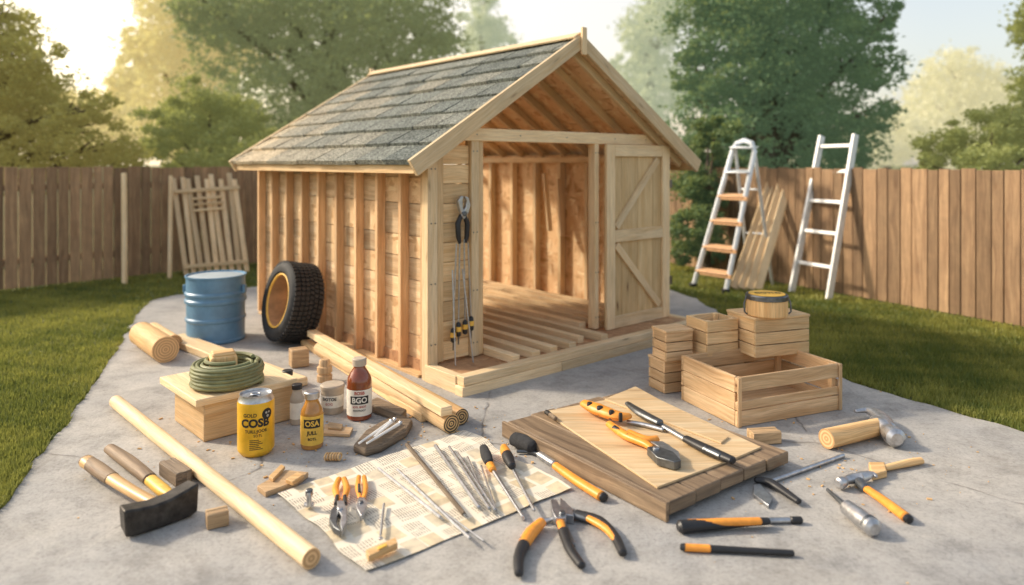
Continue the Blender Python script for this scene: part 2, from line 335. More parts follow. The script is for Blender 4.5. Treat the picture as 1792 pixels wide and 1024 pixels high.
def fence(name,label,A,B,hh):
    d=(B-A); L=d.length; d.normalize(); t=thing(name,label,'fence',(A.x,A.y,0),math.atan2(d.y,d.x))
    mb=MB(); x=0
    while x<L:
        w_=random.choice([.13,.15,.17,.2]); mb.b2(x,x+w_-.012,-.012-random.random()*.006,.012+random.random()*.006,.02,hh+random.uniform(-.015,.012)); x+=w_
    mb.build('boards','fence',t,bev=.004)
    for z in(.35,1.4): MB().b2(0,L,.03,.08,z,z+.09).build('rail','fence',t)
    x=.5
    while x<L: MB().b2(x,x+.1,.082,.18,0,hh-.05).build('post','fence',t); x+=2.2
    return t
fence('wooden_fence','brown board fence running behind the barrel on the left',LA-ld*3.2,LA+ld*9.3,1.735)
fence('wooden_fence','brown board fence behind the two ladders on the right',RA-rd*4.0,RB+rd*2.6,1.725)
def inpoly(x,y,pg):
    ins=np.zeros(len(x),bool); n=len(pg); j=n-1
    for i in range(n):
        xi,yi=pg[i];xj,yj=pg[j]; c=((yi>y)!=(yj>y))&(x<(xj-xi)*(y-yi)/(yj-yi+1e-12)+xi); ins^=c; j=i
    return ins
def blades(n,y0,y1,seed):
    r=np.random.default_rng(seed); y=1/(1/y1+(1/y0-1/y1)*r.random(n)); x=(r.random(n)*2-1)*(y*.76+.6); return x,y
x,y=blades(640000,3.0,14.,3)
ok=~inpoly(x,y,pp)
ln_=Vector((-ld.y,ld.x)); ok&=((x-LA.x)*ln_.x+(y-LA.y)*ln_.y)<-.0
rn_=Vector((-rd.y,rd.x)); ok&=~(((x-RA.x)*rn_.x+(y-RA.y)*rn_.y)>-.02) if (Vector((0,5))-RA).dot(rn_)<0 else ~(((x-RA.x)*rn_.x+(y-RA.y)*rn_.y)<.02)
x=x[ok];y=y[ok];n=len(x); r=rng; h=.02+.035*r.random(n); a=r.random(n)*6.28; wd=(.003+.0025*r.random(n))*(y/5+.4); ln2=.035*r.random(n); b=r.random(n)*6.28
co3=np.zeros((n,3,3)); 
co3[:,0]=np.stack([x-np.cos(a)*wd,y-np.sin(a)*wd,np.zeros(n)],1); co3[:,1]=np.stack([x+np.cos(a)*wd,y+np.sin(a)*wd,np.zeros(n)],1); co3[:,2]=np.stack([x+np.cos(b)*ln2,y+np.sin(b)*ln2,h],1)
patch=np.clip(.42+.35*np.sin(x*1.7+np.sin(y*1.3)*2)*np.cos(y*1.1+x*.6)+.22*np.sin(x*6+y*4+np.sin(y*5))*np.sin(y*7-x*3)+.12*np.sin(x*17+y*9)*np.sin(y*15-x*8)+.4*(r.random(n)-.5),0,1)  # yellow patches put golden light on the lawn into blade tone, plus random variation
g=npmesh('grass',co3.reshape(-1,3),3,np.repeat(patch,3),'grass'); tag(g,'short green lawn grass either side of the patio','grass',kind='stuff')
# ---------------------------------------------------------------- trees
def leaves(blobs,n,size,seed,flat_=.8):
    r=np.random.default_rng(seed); vol=np.array([b[1]*b[2]*b[3] for b in blobs])**.75; cnt=(n*vol/vol.sum()).astype(int); P_=[];Tn=[]
    for b,c in zip(blobs,cnt):
        m=max(14,int(60*(b[1]*b[3])**.5)); d=r.normal(size=(m,3)); d/=np.linalg.norm(d,axis=1)[:,None]; rr=(.25+.85*r.random(m)**.55)[:,None]
        cc=np.array(b[0])+d*rr*np.array(b[1:4]); ct=r.random(m)
        i=r.integers(0,m,c); g_=r.normal(size=(c,3))*.5
        sg=.32*np.array([b[1],b[2],b[3]*flat_])*(.45+1.1*r.random(m)**1.5)[i][:,None]
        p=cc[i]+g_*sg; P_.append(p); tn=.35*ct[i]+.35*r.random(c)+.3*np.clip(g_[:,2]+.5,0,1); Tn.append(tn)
    p=np.concatenate(P_);tn=np.concatenate(Tn); n=len(p); u=r.normal(size=(n,3)); u[:,2]*=.6; u/=np.linalg.norm(u,axis=1)[:,None]; v=np.cross(u,r.normal(size=(n,3))); v/=np.linalg.norm(v,axis=1)[:,None]
    s_=size*(.6+.8*r.random(n))[:,None]; q=np.zeros((n,4,3)); q[:,0]=p-u*s_; q[:,1]=p+v*s_*.5; q[:,2]=p+u*s_; q[:,3]=p-v*s_*.5
    return q.reshape(-1,3),np.repeat(tn,4)
def tree(name,label,cat,D,bx,blobs,n,size,mat,seed,tr=.18,group=None):
    base=Vector(((bx-CX)*D/F,D,0)); t=thing(name,label,cat,base,group=group); rs=random.Random(seed)
    bl=[]
    for (px,py,rp,*k_) in blobs:
        DD=D+(k_[0] if k_ else rs.uniform(-.8,.8)); c=P(px,py,DD); c.z=max(c.z,.35); R_=rp*DD/F; bl.append((tuple(c-base),R_,R_,R_*.85))
    top=max(b[0][2] for b in bl); mb=MB(); cx=sum(b[0][0] for b in bl)/len(bl)*.5
    mb.tube([(0,0,-.1),(.1*tr,0,top*.3),(cx*.4,0,top*.6),(cx,0,top*.95)],[tr*1.3,tr,tr*.7,tr*.2],10)
    mb.build('trunk','trunk',t)
    mb=MB()
    for b in bl:
        f=rs.uniform(.25,.6); s0=Vector((cx*.4*f,0,min(b[0][2]*.7,top*f))); e_=Vector(b[0]); md=(s0+e_)/2+Vector((rs.uniform(-.2,.2),rs.uniform(-.2,.2),.2))
        mb.tube([s0,md,e_],[tr*.45,tr*.28,tr*.06],6)
        for k2 in range(4):
            a_=Vector((rs.uniform(-1,1),rs.uniform(-1,1),rs.uniform(-.4,1)))*b[1]*.8; mb.tube([md.lerp(e_,.6),e_+a_],[tr*.12,tr*.03],5)
    mb.build('branches','trunk',t)
    q,tn=leaves(bl,n,size,seed); npmesh('crown',q,4,tn,mat,t); return t
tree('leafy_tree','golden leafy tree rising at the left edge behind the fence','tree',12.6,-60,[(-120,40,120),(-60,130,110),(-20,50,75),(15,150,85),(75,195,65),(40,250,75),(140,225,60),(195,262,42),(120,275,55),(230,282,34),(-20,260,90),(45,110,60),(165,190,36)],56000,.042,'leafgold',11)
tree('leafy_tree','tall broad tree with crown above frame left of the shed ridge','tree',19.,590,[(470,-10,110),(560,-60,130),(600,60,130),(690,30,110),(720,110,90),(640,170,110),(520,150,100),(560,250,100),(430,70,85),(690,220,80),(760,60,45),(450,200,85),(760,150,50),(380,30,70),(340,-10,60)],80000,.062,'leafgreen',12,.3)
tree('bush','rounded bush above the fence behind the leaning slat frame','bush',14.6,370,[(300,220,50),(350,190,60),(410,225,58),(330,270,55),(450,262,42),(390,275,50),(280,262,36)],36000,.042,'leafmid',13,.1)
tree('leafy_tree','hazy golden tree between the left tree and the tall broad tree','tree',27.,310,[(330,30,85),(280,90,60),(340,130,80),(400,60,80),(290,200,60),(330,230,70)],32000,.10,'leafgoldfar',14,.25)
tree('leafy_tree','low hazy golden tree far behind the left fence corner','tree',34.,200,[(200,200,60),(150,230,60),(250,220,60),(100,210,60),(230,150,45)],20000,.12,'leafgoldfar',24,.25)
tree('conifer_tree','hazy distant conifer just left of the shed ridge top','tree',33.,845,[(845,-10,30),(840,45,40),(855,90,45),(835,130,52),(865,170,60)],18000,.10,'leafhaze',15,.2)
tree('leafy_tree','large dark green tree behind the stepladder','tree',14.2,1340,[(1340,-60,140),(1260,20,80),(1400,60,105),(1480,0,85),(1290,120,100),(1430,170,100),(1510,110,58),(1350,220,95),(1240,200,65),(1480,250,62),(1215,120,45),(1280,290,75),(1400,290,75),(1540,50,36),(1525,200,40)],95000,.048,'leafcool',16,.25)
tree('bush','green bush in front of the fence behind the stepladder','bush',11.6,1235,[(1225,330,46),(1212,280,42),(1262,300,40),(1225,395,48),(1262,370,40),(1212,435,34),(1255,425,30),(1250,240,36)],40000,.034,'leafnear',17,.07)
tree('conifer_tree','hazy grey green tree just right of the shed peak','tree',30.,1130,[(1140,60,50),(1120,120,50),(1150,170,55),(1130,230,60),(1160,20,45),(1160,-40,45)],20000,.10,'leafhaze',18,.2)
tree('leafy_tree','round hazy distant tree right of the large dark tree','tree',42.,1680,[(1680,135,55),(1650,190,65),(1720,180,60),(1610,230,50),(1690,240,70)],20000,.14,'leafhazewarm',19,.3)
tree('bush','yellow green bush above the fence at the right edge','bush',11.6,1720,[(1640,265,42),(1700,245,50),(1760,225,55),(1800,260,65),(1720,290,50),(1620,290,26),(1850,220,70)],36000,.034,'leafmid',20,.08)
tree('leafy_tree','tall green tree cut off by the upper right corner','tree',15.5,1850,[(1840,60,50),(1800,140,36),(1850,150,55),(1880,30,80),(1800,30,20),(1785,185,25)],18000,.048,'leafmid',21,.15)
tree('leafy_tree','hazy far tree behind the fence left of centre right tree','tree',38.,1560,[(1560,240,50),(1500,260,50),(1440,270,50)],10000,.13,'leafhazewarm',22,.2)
# ---------------------------------------------------------------- shed
C=G(745,668); ANG=math.atan2(.655,.755); W=3.25; DP=3.6; SL=1.18/1.875; MIDX=W/2; TIP=-.25
shed=thing('garden_shed','unfinished pine shed with exposed wall studs and slate shingle roof','shed',C,ANG)
def S(): return MB()
def zr(x): return 1.8+SL*((x if x<=MIDX else W-x)-TIP)
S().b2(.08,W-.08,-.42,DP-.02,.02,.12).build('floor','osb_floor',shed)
S().b2(-.02,1.05,-.53,-.43,.0,.078).build('platform_beam','pine_pale',shed,.005)
S().b2(1.056,W-.1,-.53,-.43,.0,.078).build('platform_beam','pine_pale',shed,.005)
S().b2(.0,W-.08,-.52,-.42,.08,.15).build('platform_beam','pine_pale',shed,.005)
S().b2(-.01,.07,-.425,.0,.0,.14).build('platform_beam','pine_pale',shed,.005)
S().b2(W-.16,W-.08,-.418,.0,.0,.14).build('platform_beam','pine_pale',shed,.005)
mb=S(); z=.04
while z<1.84:
    hz_=min(random.choice([.15,.19,.23,.28]),1.87-z); y=.075
    while y<DP-.02:
        L=random.uniform(.5,1.3); y2=min(DP-.02,y+L); mb.b2(.098,.12+random.random()*.004,y+.001,y2-.001,z,z+hz_-.006,mi=1 if random.random()<.35 else 0); y=y2
    z+=hz_
mb.build('side_wall',['plank','osb_out'],shed,.002)
S().b2(.127,.135,.05,DP-.05,.12,1.86).build('wall_sheathing','osb',shed)
for i in range(10):
    y=.03+i*(DP-.06)/9+(.05 if i==0 else 0); S().b2(.012,.097,y-.022,y+.022,.03,1.86).build('stud','stud',shed,.004)
S().b2(.0,.12,0.08,DP,1.862,1.9).build('top_plate','pine',shed,.003)
S().b2(.0,.096,.11,DP-.06,.0,.028).build('bottom_plate','pine',shed,.003)
for i in range(8):
    y=.15+i*.46
    S().b2(W-.2,W-.11,y-.025,y+.025,.122,1.8).build('stud','pine_pale',shed,.003)
S().b2(W-.105,W-.09,.05,DP-.05,.12,1.9).build('wall_sheathing','osb',shed)
mb=S()
for i in range(11): z=.04+i*.167; mb.b2(W-.08,W-.05,.05,DP-.02,z,z+.161)
mb.build('side_wall','plank',shed,.004)
S().b2(W-.2,W-.11,.05,DP-.05,1.802,1.87).build('top_plate','pine_pale',shed,.003)
# unseen rear wall and gable left open to let light into the interior
S().b2(.14,W-.22,DP-.13,DP-.05,1.802,1.87).build('top_plate','pine',shed,.003)
for i in range(5):
    x=.2+i*.69; S().b2(x-.025,x+.025,DP-.13,DP-.052,.122,1.8).build('stud','pine_pale',shed,.003)
S().b2(0,.1,-.03,.06,.0,1.86).build('corner_post','pine_pale',shed,.005)
S().b2(.105,.165,-.02,.04,.14,1.93).build('corner_trim','pine',shed,.004)
mb=S()
for i in range(11): z=.14+i*.165; mb.b2(.17,.445,.0,.03,z,min(z+.16,1.97))
mb.build('front_panel','pine',shed,.004)
S().b2(.45,.53,-.035,.06,.13,1.99).build('door_jamb','pine_pale',shed,.005)
S().b2(.535,.59,-.02,.06,.13,1.99).build('door_jamb','pine',shed,.005)
S().b2(2.01,2.07,-.035,.06,.13,1.99).build('door_jamb','pine_pale',shed,.005)
S().b2(W-.14,W-.06,-.035,.05,.13,1.88).build('corner_post','pine_pale',shed,.005)
S().b2(W-.055,W+.0,-.0,.07,.0,1.86).build('corner_post','pine_pale',shed,.005)
S().prism([(.2,1.99),(W-.2,1.99),(W-.2,zr(.2)-.075),(W-.4,2.10),(.4,2.10),(.2,zr(.2)-.075)],-.05,.045,M=RX(rad(90))).build('tie_beam','pine_pale',shed,.004)
dw,dh=1.02,1.86
door=bpy.data.objects.new('door',None); COL.objects.link(door); door.parent=shed; door.location=(2.085,-.12,.125)
mb=MB()
for i in range(4): mb.b2(.01+i*.252,.01+(i+1)*.252-.005,.02,.04,.01,dh-.01)
mb.build('door_panel','pine_door',door,.003)
for (a,b_,c_,d_) in((0,.12,0,dh),(dw-.12,dw,0,dh)): MB().b2(a,b_,-.012,.018,c_,d_).build('door_stile','pine_pale',door,.004)
for z0,z1 in((0,.12),(.87,.99),(dh-.12,dh)): MB().b2(.122,dw-.122,-.01,.018,z0,z1).build('door_rail','pine_pale',door,.004)
MB().beam((.15,.004,1.02),(dw-.2,.004,dh-.15),.028,.075,up=(1,0,0)).build('door_brace','pine_pale',door,.004)
MB().beam((.15,.004,.84),(dw-.17,.004,.15),.028,.075,up=(1,0,0)).build('door_brace','pine_pale',door,.004)
for z in(.35,1.4): MB().b2(dw,dw+.03,-.02,.0,z,z+.09).build('hinge','dsteel',door)
Y0,Y1=-.20,DP+.05
def rp(x,off,y):
    nx,nz=-SL/math.hypot(SL,1),1/math.hypot(SL,1); return Vector((x+nx*off,y,zr(x)+nz*off))
def mir(v): return Vector((W-v.x,v.y,v.z))
RUN=MIDX-TIP; slope=RUN*math.hypot(1,SL)
for side in(0,1):
    fm=(lambda v:v) if side==0 else mir
    def slab_(o0,o1,nm,mt,e0,xm):
        vs=[]
        for x_,o_ in((TIP+e0,o0),(xm,o0),(xm,o1),(TIP+e0,o1)):
            for y_ in(Y0+.03,Y1-.03): vs.append(fm(rp(x_,o_,y_)))
        S().add(vs,[(0,1,3,2),(4,5,7,6),(2,3,5,4),(6,7,1,0),(0,2,4,6),(1,7,5,3)],[[(0,0),(0,4),(2.2,4),(2.2,0)]]*2+[[(0,0),(4,0),(4,.02),(0,.02)]]*2+[[(0,0),(1,0),(1,.1),(0,.1)]]*2).build(nm,mt,shed)
    slab_(-.045,-.025,'roof_deck','osb',.01,MIDX); slab_(-.023,-.006,'roofing_felt','felt',.012,MIDX-.01)
    mb=S(); rows=8
    for i in range(rows):
        y=Y0+.01-(.2 if i%2 else .0)-random.random()*.06
        while y<Y1-.01:
            tw=random.choice([.36,.41,.46]); ya=max(y,Y0+.012); yb=min(y+tw-.016,Y1-.012)
            if yb-ya>.03:
                c1=i/rows; c2=min(1,(i+1.08)/rows); x1=TIP+RUN*c1-.012-random.random()*.012; x2=TIP+RUN*c2; th=random.uniform(.030,.046)
                vs=[fm(rp(x1,-.004,ya)),fm(rp(x1,-.004,yb)),fm(rp(x2,-.004,yb)),fm(rp(x2,-.004,ya)),fm(rp(x1,th,ya)),fm(rp(x1,th,yb)),fm(rp(x2,.006,yb)),fm(rp(x2,.006,ya))]
                tn=min(1,max(0,.10+.62*(y-Y0)/(Y1-Y0)*(1.25-i/rows)+random.uniform(-.14,.28)))  # tan towards back and eave puts sunlight into shingle tone, plus random variation
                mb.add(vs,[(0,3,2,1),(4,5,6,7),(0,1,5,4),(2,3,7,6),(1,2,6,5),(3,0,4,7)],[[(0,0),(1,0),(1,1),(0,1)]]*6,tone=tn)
            y+=tw
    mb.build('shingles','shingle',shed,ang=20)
    for i in range(10):
        y=-.08+i*(DP+.02)/9
        S().beam(fm(rp(TIP+.1,-.088,y)),fm(rp(MIDX-.03,-.088,y)),.045,.08,up=(0,0,1)).build('rafter','pine_pale',shed,.003)
    for y_,nm in((Y0-.012,'rake_board'),(Y1+.012,'rake_board')):
        vs=[];pts=[(TIP-.03,.045),(MIDX,.045),(MIDX,-.12),(TIP-.03,-.10)]
        for x_,o_ in pts:
            for q_ in(-.02,.02):
                v_=rp(x_,o_,y_+q_)
                if x_==MIDX: v_.x=MIDX-.002 
                vs.append(fm(v_))
        S().add(vs,[(0,2,4,6),(1,7,5,3),(0,1,3,2),(2,3,5,4),(4,5,7,6),(6,7,1,0)],[[(0,0),(2.2,0),(2.2,.18),(0,.18)]]*2+[[(0,0),(0,.04),(2.2,.04),(2.2,0)]]*4).build(nm,'pine_pale',shed,.004)
    S().beam(fm(rp(TIP-.0,-.06,Y0+.03)),fm(rp(TIP-.0,-.06,Y1-.03)),.02,.07).build('fascia_board','pine',shed,.003)
S().b2(MIDX-.03,MIDX+.03,Y0-.06,Y0-.034,2.82,3.08).build('peak_plate','pine_pale',shed,.004)
S().b2(MIDX-.03,MIDX+.03,Y1+.034,Y1+.06,2.88,3.08).build('peak_plate','pine_pale',shed,.004)
S().b2(MIDX-.02,MIDX+.02,.0,DP-.06,2.80,2.92).build('ridge_beam','pine',shed,.003)
mb=S()
for sg in(-1,1):
    mb.beam((MIDX+sg*.045,Y0-.01,3.004),(MIDX+sg*.045,Y1+.01,3.004),.1,.02,up=(sg*SL,0,1))
mb.build('ridge_cap','pine_pale',shed,.003)
mb=S()
for x_,zs in((.05,(.3,.8,1.3,1.75)),(.49,(.25,.7,1.2,1.9)),(2.04,(.25,.7,1.2,1.9)),(W-.1,(.3,.9,1.5))):
    for z_ in zs:
        for dx in(-.02,.02): mb.lathe([(.006,0),(.006,.003)],8,M=T(x_+dx,-.035,z_)@RX(rad(90)))
for x_ in(.5,1.,1.6,2.3,2.8): mb.lathe([(.006,0),(.006,.003)],8,M=T(x_,-.046,2.045)@RX(rad(90)))
mb.build('nail_heads','dsteel',shed)
SM=Matrix.Translation(C)@RZ(ANG)
def SL_(x,y,z): return SM@Vector((x,y,z))
nm_=['first','second','third','fourth','fifth','sixth','seventh','eighth','ninth','tenth','eleventh']
rb=random.Random(4)
for i in range(11):
    x0=.64+i*.222; y0=(-.40,-.41,-.40,-.41,-.3,-.40,.1,.02,.12,.1,.12)[i]; x1=x0+rb.uniform(-.02,.03); y1=3.38-rb.random()*.2; w_=(.08,.09,.08,.09,.075,.085,.09,.08,.09,.08,.08)[i]
    a=SL_(x0,y0,.121);b=SL_(x1,y1,.121); d=b-a
    t=MB().b2(0,d.length,-w_/2,w_/2,0,.065).build('loose_board','pine_pale',None,.004); t.location=a; t.rotation_euler=(0,0,math.atan2(d.y,d.x))
    tag(t,'pine board lying on the shed floor, %s from the left doorway side'%nm_[i],'board','boards lying on the shed floor')
for i,(pa,pb) in enumerate([((W-.34,1.55,.95),(W-.235,1.75,1.66)),((W-.34,1.33,.90),(W-.235,1.5,1.6))]):
    a=SL_(*pa);b=SL_(*pb); 
    tg=thing('loose_board','short pine offcut pinned on studs inside shed, %s one'%('left' if i==0 else 'right'),'board',a,group='offcuts on the inside wall')
    MB(T(*(-a))).beam(a,b,.07,.03,up=(.655,-.75,0)).build('board','pine_pale',tg,.003)
# ---------------------------------------------------------------- ground tools
class Tool:
    def __init__(s,name,label,cat,px,py,zb=.006,group=None):
        s.zb=zb; s.O=G(px,py,zb); s.t=thing(name,label,cat,s.O,group=group); s.M=T(*(-s.O))
    def tube(s,nm,mat,pts,sq=.75,lift=0.,n=14,cm=None):
        rm=max(p[2]*G(p[0],p[1],s.zb).y/F for p in pts); zc=s.zb+rm*sq+lift; rs=[]; Q=[]
        for p in pts:
            g=G(p[0],p[1],zc+(p[3] if len(p)>3 else 0)); rs.append(p[2]*g.y/F); Q.append(g)
        if len(Q)>2:
            q2=[];r2=[]
            for i in range(len(Q)-1):
                p0=Q[max(0,i-1)];p1=Q[i];p2=Q[i+1];p3=Q[min(len(Q)-1,i+2)]
                for j in range(5):
                    t=j/5; q2.append(.5*((2*p1)+(p2-p0)*t+(2*p0-5*p1+4*p2-p3)*t*t+(3*p1-p0-3*p2+p3)*t**3)); r2.append(rs[i]+(rs[i+1]-rs[i])*t)
            q2.append(Q[-1]);r2.append(rs[-1]);Q,rs=q2,r2
        d0=(Q[0]-Q[1]).normalized();d1=(Q[-1]-Q[-2]).normalized()
        if not cm:
            Q=[Q[0]+d0*rs[0]*.35]+Q+[Q[-1]+d1*rs[-1]*.35]; rs=[rs[0]*.6]+rs+[rs[-1]*.6]
        MB(s.M).tube(Q,rs,n,sq=sq,cmi=1 if cm else None).build(nm,[mat,cm] if cm else mat,s.t); return s
    def prism(s,nm,mat,pts,z0,z1,bev=.003):
        zt=s.zb+z1; q=[G(p[0],p[1],zt)[:2] for p in pts]
        MB(s.M).prism(q,s.zb+z0,s.zb+z1).build(nm,mat,s.t,bev); return s
    def disc(s,nm,mat,px,py,rp,z0,z1):
        g=G(px,py,s.zb+z1); r_=rp*g.y/F; MB(s.M).lathe([(r_,s.zb+z0),(r_,s.zb+z1*.85+z0*.15),(r_*.8,s.zb+z1)],16,M=T(g.x,g.y,0)).build(nm,mat,s.t); return s
Tool('wooden_pole','long smooth round wooden pole lying across the left foreground','pole',548,985).tube('pole','pine_pale',[(203,703,11),(375,842,14),(545,978,18)],1.,n=24,cm='end')
t=Tool('sledgehammer','black headed sledgehammer with worn wooden handle at far left','hammer',280,945)
a=G(222,948);b=G(345,905); d=b-a; ang=math.atan2(d.y,d.x)
Mh=T(*(-t.O))@T(a.x,a.y,t.zb)@RZ(ang)
L=d.length
# wedge head: broad face, waisted top, slightly curved lower edge, tapering to the back
hp_=[(-.005,.012),(.03,.004),(L*.5,.0),(L-.03,.006),(L+.005,.02),(L+.012,.165),(L-.04,.150),(L*.62,.128),(L*.38,.122),(.05,.132),(-.012,.142)]
n_=len(hp_); vs=[(p[0],0,p[1]) for p in hp_]+[(L*.5+(p[0]-L*.5)*.94,.11,.012+p[1]*.86) for p in hp_]
fs=[tuple(range(n_)),tuple(range(2*n_-1,n_-1,-1))]+[(i,n_+i,n_+(i+1)%n_,(i+1)%n_) for i in range(n_)]
MB(Mh).add(vs,fs,[[(0,0)]*len(f) for f in fs]).build('hammer_head','worn',t.t,.010)
t.tube('handle','handlew',[(276,884,11),(235,862,11),(190,834,12),(152,808,13)],.8,lift=.03)
t.tube('grip','oldplank',[(196,838,13),(170,820,14),(150,806,12)],.8,lift=.028)
Tool('tool_handle','tapered wooden handle with yellow end beside the sledgehammer','tool handle',300,865).tube('handle','oldplank',[(192,785,10),(225,808,13),(262,838,12)],.8).tube('ferrule','yellow',[(258,835,11),(285,858,12),(300,868,8)],.8)
def chunk(label,px,py,w_,d_,h_,rz,mat,cat='wood block',name='wood_block',group=None,z=.006):
    g=G(px,py,z); mb=MB(); mb.box((0,0,h_/2),(w_,d_,h_)); 
    for q in(-.28,.28): mb.box((0,q*d_,h_/2+.002),(w_*1.02,d_*.3,h_*1.03))
    o=mb.build(name,mat,None,min(w_,h_)*.06); o.location=g; o.rotation_euler=(0,0,rz); return tag(o,label,cat,group)
chunk('rough bark brown timber chunk beside the long pole',307,838,.24,.09,.075,-.75,'bark')
chunk('small grooved wood cube right of the sledgehammer head',380,918,.10,.08,.07,.5,'blockw')
chunk('small wood cube standing on patio beside the tyre',523,640,.15,.14,.15,.5,'blockw')
chunk('small grooved wood block in front of the large slatted crate',1337,773,.19,.10,.075,.15,'blockw')
t=Tool('wood_scrap','split wooden scrap with a slot left of the printed sheet','wood scrap',495,850)
t.prism('base','blockw',[(450,850),(500,822),(540,826),(520,842),(465,861)],0,.03).prism('upper_piece','pine_gold',[(470,833),(492,812),(499,816),(478,838)],.031,.05).prism('side_piece','pine_gold',[(500,838),(520,826),(532,830),(512,843)],.031,.055)
t=Tool('wood_scrap','curled brown shaving beside the printed sheet corner','wood shaving',583,806)
for i in range(6): MB(t.M).tube([t.O+Vector((-.04+i*.016+.018*math.cos(a_)*.3,.022*math.cos(a_),.024+.02*math.sin(a_))) for a_ in np.linspace(0,6.2,12)],.006,6).build('curl','pine_gold',t.t)
A=G(485,868);B=G(812,757);C2=G(1000,860);D2=G(640,1005); nx,ny=56,42; vs=[];fs=[];uvs=[]
O=A.copy(); LU=(D2-A).length; LV=(B-A).length
for j in range(ny+1):
    for i in range(nx+1):
        u=i/nx;v=j/ny; p=A.lerp(D2,u).lerp(B.lerp(C2,u),v); z=.012+.012*abs(noise.noise((p.x*2.2,p.y*2.2,3)))+.004*noise.noise((p.x*9,p.y*9,1))+.016*max(0,abs(v-.5)*2-.85)*3*(.5+noise.noise((u*4,v,0)))
        z+=.006*max(0,1-abs(((u*LU*2.3)%1)-.5)*14)
        p.x+=.03*noise.noise((u*3,v*3,5)); p.y+=.02*noise.noise((u*3,v*3,9)); vs.append((p.x-O.x,p.y-O.y,z))
for j in range(ny):
    for i in range(nx):
        a=j*(nx+1)+i; fs.append((a,a+1,a+nx+2,a+nx+1)); uvs.append([(LU*q/nx,LV*r_/ny) for q,r_ in((i,j),(i+1,j),(i+1,j+1),(i,j+1))])
mb=MB(); mb.add(vs,fs,uvs); sheet=mb.build('printed_sheet','print'); sheet.location=(O.x,O.y,0); tag(sheet,'large creased printed paper sheet spread under the pliers and rods','paper')
def txt(body,size,mat,parent,Mx,cyl=None,name='lettering',bold=.0):
    cu=bpy.data.curves.new('t','FONT'); cu.body=body; cu.size=size; cu.align_x='CENTER'; cu.align_y='CENTER'; cu.resolution_u=3; cu.offset=bold*size; o=bpy.data.objects.new('t',cu); COL.objects.link(o)
    bpy.context.view_layer.update(); dg=bpy.context.evaluated_depsgraph_get(); me=bpy.data.meshes.new_from_object(o.evaluated_get(dg)); bpy.data.objects.remove(o)
    for v in me.vertices:
        p=v.co.copy()
        if cyl:
            r_,a0=cyl; a_=a0+p.x/r_; p=Vector((r_*math.cos(a_),r_*math.sin(a_),p.y))
        v.co=Mx@p
    me.materials.clear(); me.materials.append(M[mat]); me.name=name; q=bpy.data.objects.new(name,me); COL.objects.link(q); q.parent=parent; return q
sa=math.atan2((D2-A).y,(D2-A).x)
for s_,u_,v_,z_ in(('T.XOT',.72,.66,.036),('X.FORT',.5,.85,.03),('BOUZT',.62,.12,.03)):
    p=A.lerp(D2,u_).lerp(B.lerp(C2,u_),v_)-O; txt(s_,z_,'sepia',sheet,T(p.x,p.y,.034)@RZ(sa+rad(72)),name='lettering')
ZM=.03
rods=[((662,820),(770,905),2.6,'steel'),((695,822),(822,942),2.4,'steel'),((765,888),(846,946),1.6,'steel'),((712,778),(812,900),3.6,'bark'),((762,780),(838,888),3.2,'steel'),((786,782),(856,890),2.4,'steel'),((800,792),(866,892),2.2,'steel'),((842,815),(868,893),1.8,'steel'),((818,800),(846,866),2.0,'steel')]
ordn=['leftmost','second','third','fourth','fifth','sixth','seventh','eighth','ninth']
for i,(a,b,r_,m_) in enumerate(rods):
    t=Tool('metal_rod',('%s thin metal rod from the left on the printed sheet'%ordn[i]) if m_=='steel' else 'dull brown rod among the silver rods on the printed sheet','rod',a[0],a[1],ZM,group='rods on the printed sheet')
    t.tube('rod',m_,[(a[0],a[1],r_),(b[0],b[1],r_*1.15)],1.,n=8); t.tube('tip','dsteel',[(b[0],b[1],r_),(b[0]+(b[0]-a[0])*.06,b[1]+(b[1]-a[1])*.06,.5)],1.,n=8)
t=Tool('screwdriver','orange and black screwdriver lying on the sheet right of the brush','screwdriver',885,790,ZM)
t.tube('handle','orange',[(890,800,9),(884,790,9),(882,782,6)],.9).tube('grip','black',[(896,816,7),(890,803,10),(887,796,9.6)],.9).tube('shaft','steel',[(896,818,3),(935,893,2.6)],1.)
t=Tool('paint_brush','thin brush with black bristles and orange collar on the sheet','brush',850,790,ZM)
t.tube('bristles','cloth',[(846,783,7),(851,797,10),(856,810,8)],.8).tube('collar','orange',[(855,808,7.5),(862,822,7)],.8).tube('handle','steel',[(862,822,3.5),(915,905,2.8)],1.)
t=Tool('pliers','orange gripped pliers with round jaws on the left of the sheet','pliers',595,890,ZM)
t.tube('handle','orange',[(592,874,4),(587,856,6),(593,838,5)],.8).tube('handle','orange',[(601,874,4),(607,856,6),(602,838,5)],.8).tube('grip','black',[(588,882,4),(590,868,3.5)],.9,lift=.012).tube('grip','black',[(604,882,4),(603,868,3.5)],.9,lift=.012)
t.prism('jaw','steel',[(590,876),(602,876),(607,892),(607,912),(598,928),(595,914),(598,902),(590,890)],.006,.04).prism('jaw','dsteel',[(587,882),(594,892),(590,903),(589,914),(596,929),(584,922),(576,908),(579,892)],.0,.034).disc('pivot','steel',595,888,5,.03,.05)
t=Tool('pliers','small orange needle pliers beside the round jawed pliers','pliers',632,880,ZM)
t.tube('handle','orange',[(630,872,3.5),(626,854,4.6),(628,834,4)],.8).tube('handle','orange',[(636,872,3.5),(640,854,4.6),(637,834,4)],.8).tube('grip','black',[(629,862,3),(628,848,2.4)],.8,lift=.012)
t.prism('jaw','steel',[(627,870),(638,870),(643,885),(633,902),(631,902),(623,886)],.006,.036).disc('pivot','dsteel',632,877,4,.03,.045)
t=Tool('bolt','small upright steel bolt with washer head on the sheet','bolt',541,878,ZM)
t.disc('bolt_head','steel',541,880,9,.0,.012).disc('shank','steel',541,862,4.5,.012,.075).disc('nut','dsteel',541,856,6.5,.055,.085)
